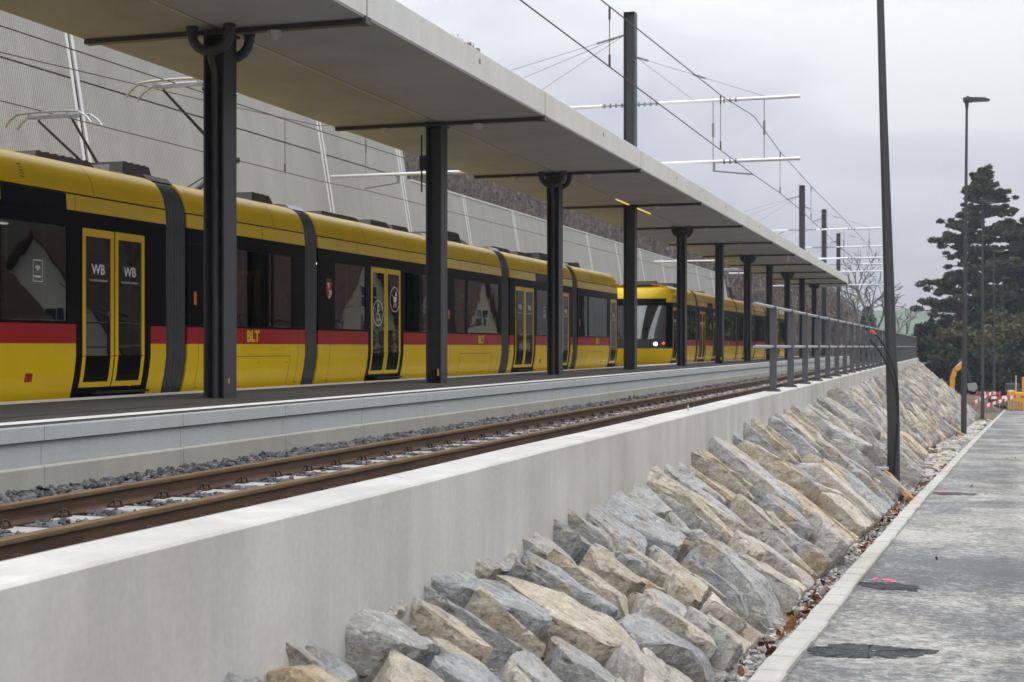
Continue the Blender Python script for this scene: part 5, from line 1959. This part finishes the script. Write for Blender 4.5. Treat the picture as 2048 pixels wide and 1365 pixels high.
def ground_z(y): return road_z(y) - 0.12
P = pix(1966, 694, Y=150)
conifer(P.x, 150, -3.9, 23.6, 6.9, 11, 'tall dark pine with layered open branches rising behind the street lamps', prof=lambda f: 0.62 + 0.38 * math.sin(min(1, (1 - f) / 0.55) * 1.57) if f < 0.5 else max(0.05, (1 - f) / 0.5) ** 0.62 * 0.86, t0=0.3, per=110, ls=0.19, dens=0.85)
P = pix(2062, 694, Y=150)
conifer(P.x, 152, -3.9, 18.2, 7.0, 12, 'broad dark pine at the picture edge, lower than the tall pine', prof=lambda f: max(0.05, 1 - f) ** 0.5, t0=0.15, per=70, ls=0.3)
P = pix(1736, 694, Y=165)
conifer(P.x, 165, -3.9, 9.6, 2.0, 13, 'small narrow dark conifer standing behind the railing', t0=0.05, prof=lambda f: max(0.05, 1 - f) ** 0.7, per=50, ls=0.3)

def bush(x, y, z0, w, h, seed, label, mat, n=160, per=60, ls=0.26, name='shrub', d=None):
    rg = random.Random(seed)
    t = thing(name, (x, y, z0), label, 'shrub' if name == 'shrub' else 'tree')
    cen, rad = [], []
    m = MB()
    d = d or w * 0.7
    lobes = [(rg.uniform(-0.55, 0.55) * w, rg.uniform(-0.5, 0.5) * d, rg.uniform(0.45, 0.8) * h, rg.uniform(0.3, 0.5)) for k in range(9)]
    for k in range(7):
        m.tube([(x + rg.uniform(-.3, .3), y + rg.uniform(-.3, .3), z0 - 0.1), (x + rg.uniform(-.4, .4) * w, y, z0 + h * rg.uniform(0.5, 0.8))], [0.10, 0.02], 5)
    m.build('trunk', MAT['bark'], t)
    for k in range(n):
        lx, ly, lz, lr = rg.choice(lobes)
        a, b = rg.uniform(0, 6.28), math.acos(rg.uniform(-1, 1))
        rr = rg.uniform(0.5, 1.0)
        cx, cy, cz = x + lx + math.cos(a) * math.sin(b) * lr * w * rr, y + ly + math.sin(a) * math.sin(b) * lr * d * rr, z0 + lz + math.cos(b) * lr * h * 0.55 * rr
        if cz < z0 + 0.15: cz = z0 + rg.uniform(0.15, h * 0.45)
        cen.append((cx, cy, cz)); rad.append(rg.uniform(0.35, 0.75) * (w / 4) ** 0.4)
    v, f, a = clump_leaves(cen, rad, per, ls, seed, (1, 1, 0.8))
    from_arrays('crown', v, f, MAT[mat], t, attr=a)
    return t
def bx(x, Y): return pix(x, 694, Y=Y).x
bush(bx(1868, 128), 128, -3.7, 3.6, 5.9, 21, 'dense near-black yew bush beyond the end of the wall', 'yew', 420, 70)
bush(bx(1915, 126), 126, -3.7, 4.0, 4.6, 22, 'dark low yew bush behind the orange excavator', 'yew', 380, 70)
bush(bx(1985, 134), 134, -3.7, 5.5, 7.8, 23, 'olive brown twiggy willow below the tall pine', 'willow', 520, 70, name='willow_tree')
bush(bx(2035, 130), 130, -3.7, 4.5, 5.6, 24, 'dark rounded shrub behind the yellow skip', 'yew', 380, 70)
bush(bx(1960, 129), 129, -3.7, 4.5, 4.2, 27, 'dark low shrub under the tall pine', 'yew', 380, 70)
bush(bx(2050, 142), 142, -3.7, 5.0, 8.8, 25, 'olive green loose tree behind the dark shrubs', 'willow', 480, 70, name='willow_tree')
bush(bx(2036, 121), 121, -3.6, 0.9, 1.7, 26, 'small bright green bush behind the yellow skip', 'hedge', 60, 60, 0.12)
bush(bx(1900, 158), 158, -3.9, 4.5, 9.5, 28, 'dark dense evergreen left of the tall pine', 'yew', 460, 70, name='evergreen_tree')
bush(bx(2000, 162), 162, -3.9, 7.5, 11.0, 29, 'dark dense evergreen behind the tall pine', 'yew', 560, 70, name='evergreen_tree')

def bare_tree(x, y, z0, Hh, seed, label, spread=1.0, mat='bark_grey', depth=6):
    rg = random.Random(seed)
    t = thing('bare_tree', (x, y, z0), label, 'tree', 'leafless trees')
    trunk, crown = MB(), MB()
    def grow(p, d, L, r, lv):
        n = 3
        pts = [p]
        q = p.copy(); dd = d.copy()
        for k in range(n):
            dd = (dd + Vector((rg.gauss(0, .10), rg.gauss(0, .10), 0.05 if lv else 0.1))).normalized()
            q = q + dd * (L / n)
            pts.append(q.copy())
        (trunk if lv == 0 else crown).tube(pts, [max(0.032, r * k_) for k_ in (1, .9, .8, .66)], 6 if lv < 2 else 4 if lv < 4 else 3, caps=False)
        if lv >= depth: return
        nb = rg.choice((2, 3, 3)) if lv < depth - 1 else rg.choice((3, 4))
        for k in range(nb):
            ang = rg.uniform(0.25, 0.75) * (1.1 if lv == 0 else 1.0) * spread
            ax = Vector((rg.gauss(0, 1), rg.gauss(0, 1), rg.gauss(0, .4)))
            ax = (ax - dd * ax.dot(dd)).normalized()
            nd = (dd * math.cos(ang) + ax * math.sin(ang)).normalized()
            grow(pts[-1] if k < 2 else pts[-2], nd, L * rg.uniform(0.66, 0.9), r * 0.66, lv + 1)
    grow(Vector((x, y, z0 - 0.2)), Vector((0, 0, 1)), Hh * 0.225, Hh * 0.026, 0)
    trunk.build('trunk', MAT[mat], t)
    crown.build('crown', MAT[mat], t)
    return t
bare_tree(bx(1806, 150), 150, -3.9, 19.0, 5, 'leafless grey tree with a wide fine crown behind the railing', 1.4)
bare_tree(bx(1712, 185), 185, -3.9, 12.0, 9, 'smaller leafless tree between the masts and the wide bare tree', 1.0, depth=5)

# ------------------------------------------------------------------ hills
def hill_dir(x): return pix(x, 694, Y=1.0)
SKY = [(300, 20), (600, 60), (760, 70), (930, 112), (1000, 190), (1100, 262), (1300, 385), (1500, 505), (1600, 572), (1654, 603), (1685, 632), (1715, 680)]
def hill_mesh(sk, D0, D1, name, mat, label, rows=14, foot=-4.0, xr=None):
    xs = np.linspace(sk[0][0], sk[-1][0], 70) if xr is None else xr
    vs, fs = [], []
    for x in xs:
        yt = interp(x, sk)
        dirv = pix(x, 694, Y=1.0) - Vector((0, 0, EYE))
        dirv.z = 0; dirv.normalize()
        zt = EYE + (694 - yt) / FPX * D1 * (dirv.y * CT - dirv.x * ST)
        for r_ in range(rows + 1):
            t = r_ / rows
            D = D0 + (D1 - D0) * t
            z = foot + (zt - foot) * (t ** 0.85)
            z += 1.6 * mnoise.noise((dirv.x * D * 0.012, dirv.y * D * 0.012, 1)) * math.sin(math.pi * t)
            vs.append((dirv.x * D, dirv.y * D, z))
        D = D1 + 60
        vs.append((dirv.x * D, dirv.y * D, foot))
    n = rows + 2
    for i in range(len(xs) - 1):
        for k in range(n - 1):
            fs.append((i * n + k, i * n + k + 1, (i + 1) * n + k + 1, (i + 1) * n + k))
    m = MB().add(vs, fs)
    return tag(m.build(name, mat, origin=(0, 0, 0), smooth=60), label, kind='structure')
hill_mesh(SKY, 120, 420, 'wooded_hill', MAT['hill'], 'steep wooded hillside behind the hall')
FLD = [(1500, 630), (1640, 622), (1760, 621), (1830, 619), (1900, 620), (2048, 628), (2150, 640)]
hill_mesh(FLD, 350, 800, 'field_hill', MAT['field'], 'hazy green meadow hill in the far distance')

# leafless wood on the hillside: small ragged crowns, one mass
def wood():
    rg = random.Random(4)
    cen, rad = [], []
    n = 0
    while n < 7000:
        x = rg.uniform(560, 1705)
        t = rg.uniform(0.02, 1.0) ** 0.8
        dirv = pix(x, 694, Y=1.0) - Vector((0, 0, EYE)); dirv.z = 0; dirv.normalize()
        D = 120 + 300 * t
        zt = EYE + (694 - interp(x, SKY)) / FPX * 420 * (dirv.y * CT - dirv.x * ST)
        z = -4 + (zt + 4) * t ** 0.85
        cen.append((dirv.x * D + rg.uniform(-1, 1), dirv.y * D + rg.uniform(-1, 1), z + rg.uniform(1.0, 3.5)))
        rad.append(rg.uniform(1.2, 2.4))
        n += 1
    v, f, a = clump_leaves(cen, rad, 34, 0.42, 8, (0.75, 0.75, 1.5))
    v = v.reshape(-1, 4, 3)
    c = v.mean(1, keepdims=True)
    v = c + (v - c) * np.array([0.55, 0.55, 1.7])      # upright twigs
    v = v.reshape(-1, 3)
    return tag(from_arrays('hillside_wood', v, f, MAT['wood'], origin=(-80, 250, 0), attr=a), 'brown leafless wood covering the hillside', 'wood', kind='stuff')
wood()
# one tree breaking the skyline above the canopy
P = pix(938, 100, Y=395)
bare = bush(P.x, 395, P.z - 6.5, 3.4, 9.5, 31, 'lone tree on the skyline above the canopy edge', 'willow', 90, 40, 0.5, name='skyline_tree')

# ------------------------------------------------------------------ building site at the road's end
# soil heap
def heap(x, y, z, rx, ry, h, seed, label):
    m = MB(); rg = random.Random(seed)
    n, k = 22, 7
    for j in range(k):
        t = j / (k - 1)
        for i in range(n):
            a = 6.283 * i / n
            w = 1 + 0.25 * mnoise.noise((math.cos(a) * 2 + seed, math.sin(a) * 2, t * 2))
            m.v.append((x + math.cos(a) * rx * (1 - t) * w, y + math.sin(a) * ry * (1 - t) * w, z + h * math.sin(t * 1.57) * (1 + 0.2 * mnoise.noise((a * 2, t * 4, seed)))))
    for j in range(k - 1):
        for i in range(n):
            m.f.append((j * n + i, j * n + (i + 1) % n, (j + 1) * n + (i + 1) % n, (j + 1) * n + i))
    return tag(m.build('soil_heap', MAT['soil'], smooth=30), label, 'soil heap')
heap(bx(1938, 103), 103, road_z(103) - 0.3, 2.4, 4, 1.5, 3, 'brown soil heap behind the red and white barriers')
heap(bx(1915, 108), 108, road_z(108) - 0.3, 3.0, 5, 1.3, 8, 'low brown soil heap in front of the excavator')
# verge
m = MB()
vy = list(np.linspace(WALL_END, 118, 14))
for y in vy: m.v += [(-2.4, y, road_z(y) + 0.02), (kerb_x(y) - 0.02, y, road_z(y) + 0.0)]
m.f = [(2 * i, 2 * i + 1, 2 * i + 3, 2 * i + 2) for i in range(len(vy) - 1)]
tag(m.build('soil_verge', MAT['soil'], origin=(0, 95, -3)), 'bare soil verge beyond the stone bank', kind='structure')

# barrier boards with red and white fields
def barrier(p0, p1, label, w=0.20, legs=True):
    p0, p1 = Vector(p0), Vector(p1)
    t = thing('barrier', ((p0.x + p1.x) / 2, (p0.y + p1.y) / 2, road_z((p0.y + p1.y) / 2)), label, 'barrier', 'red and white site barriers')
    d = (p1 - p0); L = d.length; d.normalize()
    nrm = Vector((d.y, -d.x, 0)).normalized() * 0.02
    n = max(5, int(L / 0.5) | 1)
    for k in range(n):
        a, b = p0.lerp(p1, k / n), p0.lerp(p1, (k + 1) / n)
        vs = []
        for q in (a, b):
            for s, h in ((-1, -1), (1, -1), (1, 1), (-1, 1)):
                vs.append(tuple(q + nrm * s + Vector((0, 0, h * w / 2))))
        MB().add(vs, [(0, 1, 2, 3), (7, 6, 5, 4), (0, 4, 5, 1), (1, 5, 6, 2), (2, 6, 7, 3), (3, 7, 4, 0)]).build('board', MAT['barrier_red'] if k % 2 == 0 else MAT['white'], t)
    if legs:
        m = MB()
        for f in (0.06, 0.94):
            q = p0.lerp(p1, f)
            zg = min(road_z(q.y) - 0.1, q.z - 0.3)
            m.cyl((q.x, q.y, zg), (q.x, q.y, q.z + 0.15), 0.025, 6)
            m.box(q.x - 0.25, q.x + 0.25, q.y - 0.05, q.y + 0.05, zg, zg + 0.06)
        m.build('leg', MAT['galv'], t)
def sp(x, y, d): return pix(x, y, Y=d)
barrier(sp(1951, 786, 104), sp(2002, 787, 104), 'red and white barrier board level behind the soil heap')
barrier(sp(1945, 808, 97), sp(1986, 785, 101), 'red and white barrier board slanting up across the soil heap')
barrier(sp(1972, 796, 100), sp(2024, 795, 101), 'red and white barrier board level in the middle of the site')
barrier(sp(1967, 814, 96), sp(2031, 793, 101), 'long red and white barrier board slanting up to the yellow skip')

# yellow skip at the road's end
ysk = 114.0
x0 = bx(2015, ysk)
zg = road_z(ysk)
t = thing('skip', (x0 + 1.4, ysk, zg), 'orange yellow site machine with a rounded body at the road end', 'machine')
m = MB()
m.prism([(x0, zg + 0.12), (x0 + 0.8, zg + 0.05), (x0 + 1.3, zg + 0.0), (x0 + 3.2, zg + 0.0), (x0 + 3.2, zg + 1.42), (x0 + 0.55, zg + 1.38), (x0 + 0.5, zg + 1.52), (x0, zg + 1.50)], 'y', ysk - 0.9, ysk + 0.9)
m.build('body', MAT['machine'], t, bevel=0.05)
MB().box(x0 + 1.05, x0 + 2.8, ysk - 0.5, ysk + 0.8, zg + 1.42, zg + 2.5).build('cab', MAT['machine'], t, bevel=0.05)
MB().box(x0 + 0.1, x0 + 0.5, ysk - 0.905, ysk - 0.9, zg + 1.02, zg + 1.10).build('marking', MAT['black'], t)
vs, fs = text_geo('PRE', 0.2, 0.008, 'LEFT')
m = MB().add([(x0 + 0.9 + a, ysk - 0.906, zg + 1.05 + b) for a, b in vs], fs)
m.build('lettering', MAT['black'], t)
m = MB(); m.cyl((x0 + 0.6, ysk, zg + 1.3), (x0 + 0.6, ysk, zg + 2.65), 0.04, 8); m.build('exhaust', MAT['alu'], t)
# wooden pallet leaning on it
px0 = bx(2018, 110); zg2 = road_z(110)
t = thing('pallet', (px0 + 0.4, 110, zg2), 'pale wooden pallet standing in front of the yellow machine', 'pallet')
for k in range(5):
    MB().box(px0 + 0.2 * k, px0 + 0.2 * k + 0.13, 109.97, 110.0, zg2 - 0.1, zg2 + 0.72).build('slat', MAT['timber'], t)
for zz in (0.05, 0.33, 0.6): MB().box(px0, px0 + 0.93, 110.0, 110.10, zg2 + zz, zg2 + zz + 0.09).build('bearer', MAT['timber'], t)
# grey container behind
xg = bx(2011, 118)
t = thing('site_tank', (xg + 0.5, 118, road_z(118)), 'dark grey ribbed tank behind the yellow machine', 'tank')
m = MB(); m.box(xg, xg + 1.05, 117.5, 118.6, road_z(118) + 1.3, road_z(118) + 2.05)
m.box(xg + .05, xg + .15, 117.6, 117.7, road_z(118) - 0.1, road_z(118) + 1.3); m.box(xg + .9, xg + 1.0, 117.6, 117.7, road_z(118) - .1, road_z(118) + 1.3)
m.build('body', MAT['seat'], t, bevel=0.04)
for k in range(5): MB().box(xg + 0.1 + 0.2 * k, xg + 0.14 + 0.2 * k, 117.47, 117.5, road_z(118) + 1.33, road_z(118) + 2.0).build('rib', MAT['seat'], t)

# excavator
ye = 104.0
xe = bx(1905, ye); ze = road_z(ye) - 0.1
t = thing('excavator', (xe, ye, ze), 'orange yellow excavator with a bent boom behind the stone bank', 'excavator')
for s in (-1, 1):
    m = MB()
    pr = [(-1.2, 0.25), (-1.0, 0.0), (1.0, 0.0), (1.2, 0.25), (1.0, 0.55), (-1.0, 0.55)]
    m.prism([(ye + 1.6 + a, ze + b) for a, b in pr], 'x', xe - 0.3 + s * 0.7 - 0.18, xe - 0.3 + s * 0.7 + 0.18)
    m.build('track', MAT['black'], t)
MB().box(xe - 1.1, xe + 0.5, ye + 0.9, ye + 2.8, ze + 0.6, ze + 1.25).build('body', MAT['machine'], t, bevel=0.06)
m = MB().box(xe - 1.1, xe - 0.35, ye + 0.9, ye + 2.0, ze + 1.25, ze + 2.1)
m.build('cab', MAT['roof_grey'], t, bevel=0.05)
def arm(pts, w, name, mt='machine', hh=None):
    m = MB()
    P = [Vector(p) for p in pts]
    for a, b in zip(P, P[1:]):
        d = (b - a).normalized(); up = Vector((-d.z, 0, d.x)) if abs(d.y) < 0.5 else Vector((0, -d.z, d.y)); up.normalize()
        side = d.cross(up).normalized() * w / 2
        hgt = (hh or w * 1.5) / 2
        vs = []
        for q in (a - d * 0.03, b + d * 0.03):
            for s, h in ((-1, -1), (1, -1), (1, 1), (-1, 1)): vs.append(tuple(q + side * s + up * h * hgt))
        m.add(vs, [(0, 1, 2, 3), (7, 6, 5, 4), (0, 4, 5, 1), (1, 5, 6, 2), (2, 6, 7, 3), (3, 7, 4, 0)])
    return m.build(name, MAT[mt], t)
b0, b1, b2, b3 = sp(1904, 780, ye), sp(1905, 757, ye), sp(1910, 741, ye), sp(1926, 728, ye)
arm([(xe, ye + .9, ze + 0.9), b0, b1, b2, b3], 0.26, 'boom', hh=0.34)
arm([b3, sp(1936, 742, ye), sp(1942, 766, ye)], 0.12, 'dipper', 'roof_grey', hh=0.14)
m = MB(); m.cyl(sp(1912, 734, ye), sp(1925, 723, ye), 0.05, 8); m.build('hydraulic_ram', MAT['alu'], t)
q = sp(1945, 772, ye)
m = MB().prism([(q.x - 0.35, q.z + 0.15), (q.x + 0.25, q.z + 0.2), (q.x + 0.35, q.z - 0.15), (q.x + 0.1, q.z - 0.4), (q.x - 0.3, q.z - 0.3)], 'y', ye - 0.35, ye + 0.35)
m.build('bucket', MAT['galv'], t)

# ------------------------------------------------------------------ houses across the road (seen mirrored in the tram) and far house
def house(x, y, z, wx, wy, he, hr, label, plaster, ridge='x', face=-1):
    t = thing('house', (x, y, z), label, 'house', 'houses across the road')
    m = MB().box(x - wx / 2, x + wx / 2, y - wy / 2, y + wy / 2, z - 1, z + he)
    if ridge == 'x':
        m.prism([(y - wy / 2, z + he), (y + wy / 2, z + he), (y, z + he + hr - .1)], 'x', x - wx / 2, x + wx / 2)
    else:
        m.prism([(x - wx / 2, z + he), (x + wx / 2, z + he), (x, z + he + hr - .1)], 'y', y - wy / 2, y + wy / 2)
    m.build('wall', MAT[plaster], t)
    m = MB()
    e = 0.5
    for s in (-1, 1):
        if ridge == 'x':
            sl = hr / (wy / 2)
            a = [(y + s * (wy / 2 + e), z + he - e * sl), (y, z + he + hr), (y, z + he + hr + 0.2), (y + s * (wy / 2 + e), z + he - e * sl + 0.2)]
            m.prism(a, 'x', x - wx / 2 - 0.4, x + wx / 2 + 0.4)
        else:
            sl = hr / (wx / 2)
            a = [(x + s * (wx / 2 + e), z + he - e * sl), (x, z + he + hr), (x, z + he + hr + 0.2), (x + s * (wx / 2 + e), z + he - e * sl + 0.2)]
            m.prism(a, 'y', y - wy / 2 - 0.4, y + wy / 2 + 0.4)
    rf = m.build('roof', MAT['roof_tile'], t)
    MB().box(x + wx * .2, x + wx * .2 + .6, y + wy * .15, y + wy * .15 + .6, z + he, z + he + hr + 0.8).build('chimney', MAT[plaster], rf)
    xf = x - wx / 2
    nf = max(1, int(he / 2.8))
    nw = max(2, int(wy / 2.6))
    lv = [0.9 + 2.8 * k for k in range(nf)]
    if ridge == 'x': lv.append(0.9 + 2.8 * nf)
    for li, zz in enumerate(lv):
        top = (ridge == 'x' and li == len(lv) - 1)
        for k in range(2 if top else nw):
            yc = (y + (k - 0.5) * 1.6) if top else y - wy / 2 + wy * (k + 0.5) / nw
            w = MB(); w.box(xf - 0.05, xf + 0.02, yc - 0.55, yc + 0.55, z + zz, z + zz + 1.45)
            o = w.build('window', MAT['white'], t)
            g = MB()
            for sx in (-1, 1):
                for r0, r1 in ((0.08, 0.70), (0.78, 1.38)):
                    g.box(xf - 0.06, xf - 0.03, yc + (0.03 if sx > 0 else -0.48), yc + (0.48 if sx > 0 else -0.03), z + zz + r0, z + zz + r1)
            g.build('pane', MAT['house_glass'], o)
            if plaster == 'plaster_cream' and not top:
                h = MB()
                for sx in (-1, 1): h.box(xf - 0.06, xf - 0.01, yc + sx * 0.6, yc + sx * 1.05, z + zz, z + zz + 1.45)
                h.build('shutter', MAT['shutter'], o)
    yf = y - wy / 2
    nx = 3
    lv2 = [0.9 + 2.8 * k for k in range(nf)] + ([0.9 + 2.8 * nf] if ridge == 'y' else [])
    for li, zz in enumerate(lv2):
        top = (ridge == 'y' and li == len(lv2) - 1)
        for k in range(2 if top else nx):
            xc = (x + (k - 0.5) * 2.0) if top else x - wx / 2 + wx * (k + 0.5) / nx
            o = MB().box(xc - 0.6, xc + 0.6, yf - 0.05, yf + 0.02, z + zz, z + zz + 1.5).build('window', MAT['white'], t)
            g = MB()
            for sx in (-1, 1):
                for r0, r1 in ((0.08, 0.72), (0.80, 1.42)):
                    g.box(xc + (0.04 if sx > 0 else -0.53), xc + (0.53 if sx > 0 else -0.04), yf - 0.06, yf - 0.03, z + zz + r0, z + zz + r1)
            g.build('pane', MAT['house_glass'], o)
    return t
hs = [(19, 22, 9, 13, 3.2, 5.0, 'low white house with a deep brown roof across the road from the wall', 'plaster_white', 'y'),
      (18, 41, 9, 12, 3.4, 4.6, 'white house with a broad brown roof across the road', 'plaster_white', 'y'),
      (19, 60, 9, 13, 3.2, 5.2, 'white cottage with a steep brown roof, third along the road', 'plaster_white', 'y'),
      (20, 82, 9, 9, 6.0, 4.4, 'cream gabled house with green shutters across the road, nearest of the cream row', 'plaster_cream', 'x'),
      (21, 96, 9, 8, 6.2, 4.8, 'cream gabled house with green shutters in the middle of the cream row', 'plaster_cream', 'x'),
      (22, 110, 9, 8, 6.2, 4.8, 'cream gabled house with green shutters, third of the cream row', 'plaster_cream', 'x'),
      (24, 128, 10, 12, 6.5, 4.0, 'long cream house at the end of the row across the road', 'plaster_cream', 'y')]
for (x, y, wx, wy, he, hr, lab, pl_, rd) in hs:
    house(x, y, road_z(y) - 0.2, wx, wy, he, hr, lab, pl_, rd)
for i, (x, y, h_, wh) in enumerate([(11.5, 30, 9, 'between the low white house and the broad roofed one'), (11.0, 50, 11, 'between the broad roofed house and the white cottage'), (12.0, 71, 10, 'between the white cottage and the first cream house'), (13.0, 88, 9, 'between the first two cream houses')]):
    bare_tree(x, y, road_z(y) - 0.2, h_, 40 + i, 'leafless roadside tree ' + wh, 1.1, depth=5)
# low house far down the line beyond the platform
fh = thing('house', (bx(1660, 190), 190, -3.8), 'low far house with an orange brown roof beyond the platform end', 'house', 'far houses')
xh = bx(1660, 190)
MB().box(xh - 3.0, xh + 3.4, 187, 194, -3.9, 2.0).build('wall', MAT['plaster_cream'], fh)
MB().prism([(xh - 3.4, 2.0), (xh + 3.8, 2.0), (xh + 2.4, 3.6), (xh - 2.0, 3.6)], 'y', 186.6, 194.4).build('roof', plain('roof_orange', (0.36, 0.16, 0.08), 0.9, 0, .15), fh)
for k in range(3): MB().box(xh - 2.4 + 1.9 * k, xh - 1.4 + 1.9 * k, 186.93, 187.02, -0.4, 1.0).build('window', MAT['house_glass'], fh)

# unseen hill behind the houses, added to darken the tram's reflections
m = MB()
rows, cols = 12, 24
for j in range(cols + 1):
    y = -140 + 560 * j / cols
    for i in range(rows + 1):
        t = i / rows
        z = -4 + 105 * t ** 0.9 + 6 * mnoise.noise((t * 3, y * 0.02, 4)) * t
        m.v.append((52 + 190 * t, y, z))
for j in range(cols):
    for i in range(rows):
        m.f.append((j * (rows + 1) + i, j * (rows + 1) + i + 1, (j + 1) * (rows + 1) + i + 1, (j + 1) * (rows + 1) + i))
tag(m.build('wooded_hill', MAT['hill'], origin=(0, 0, 0), smooth=60), 'unseen brown hill behind the houses, added to darken the tram reflections', kind='structure')

# ------------------------------------------------------------------ haze
hz = MB().box(-940, 940, -330, 1010, -6.0, 118)
hm = bpy.data.materials.new('haze_air')
hm.use_nodes = True
hn, hl = hm.node_tree.nodes, hm.node_tree.links
hn.clear()
ho = hn.new('ShaderNodeOutputMaterial')
hv = hn.new('ShaderNodeVolumePrincipled')
hv.inputs['Color'].default_value = (0.80, 0.86, 0.98, 1)
hv.inputs['Density'].default_value = 0.00045
hv.inputs['Anisotropy'].default_value = 0.2
hl.new(hv.outputs[0], ho.inputs['Volume'])
tag(hz.build('haze', hm), 'thin bluish haze filling the valley air', 'haze', kind='stuff')
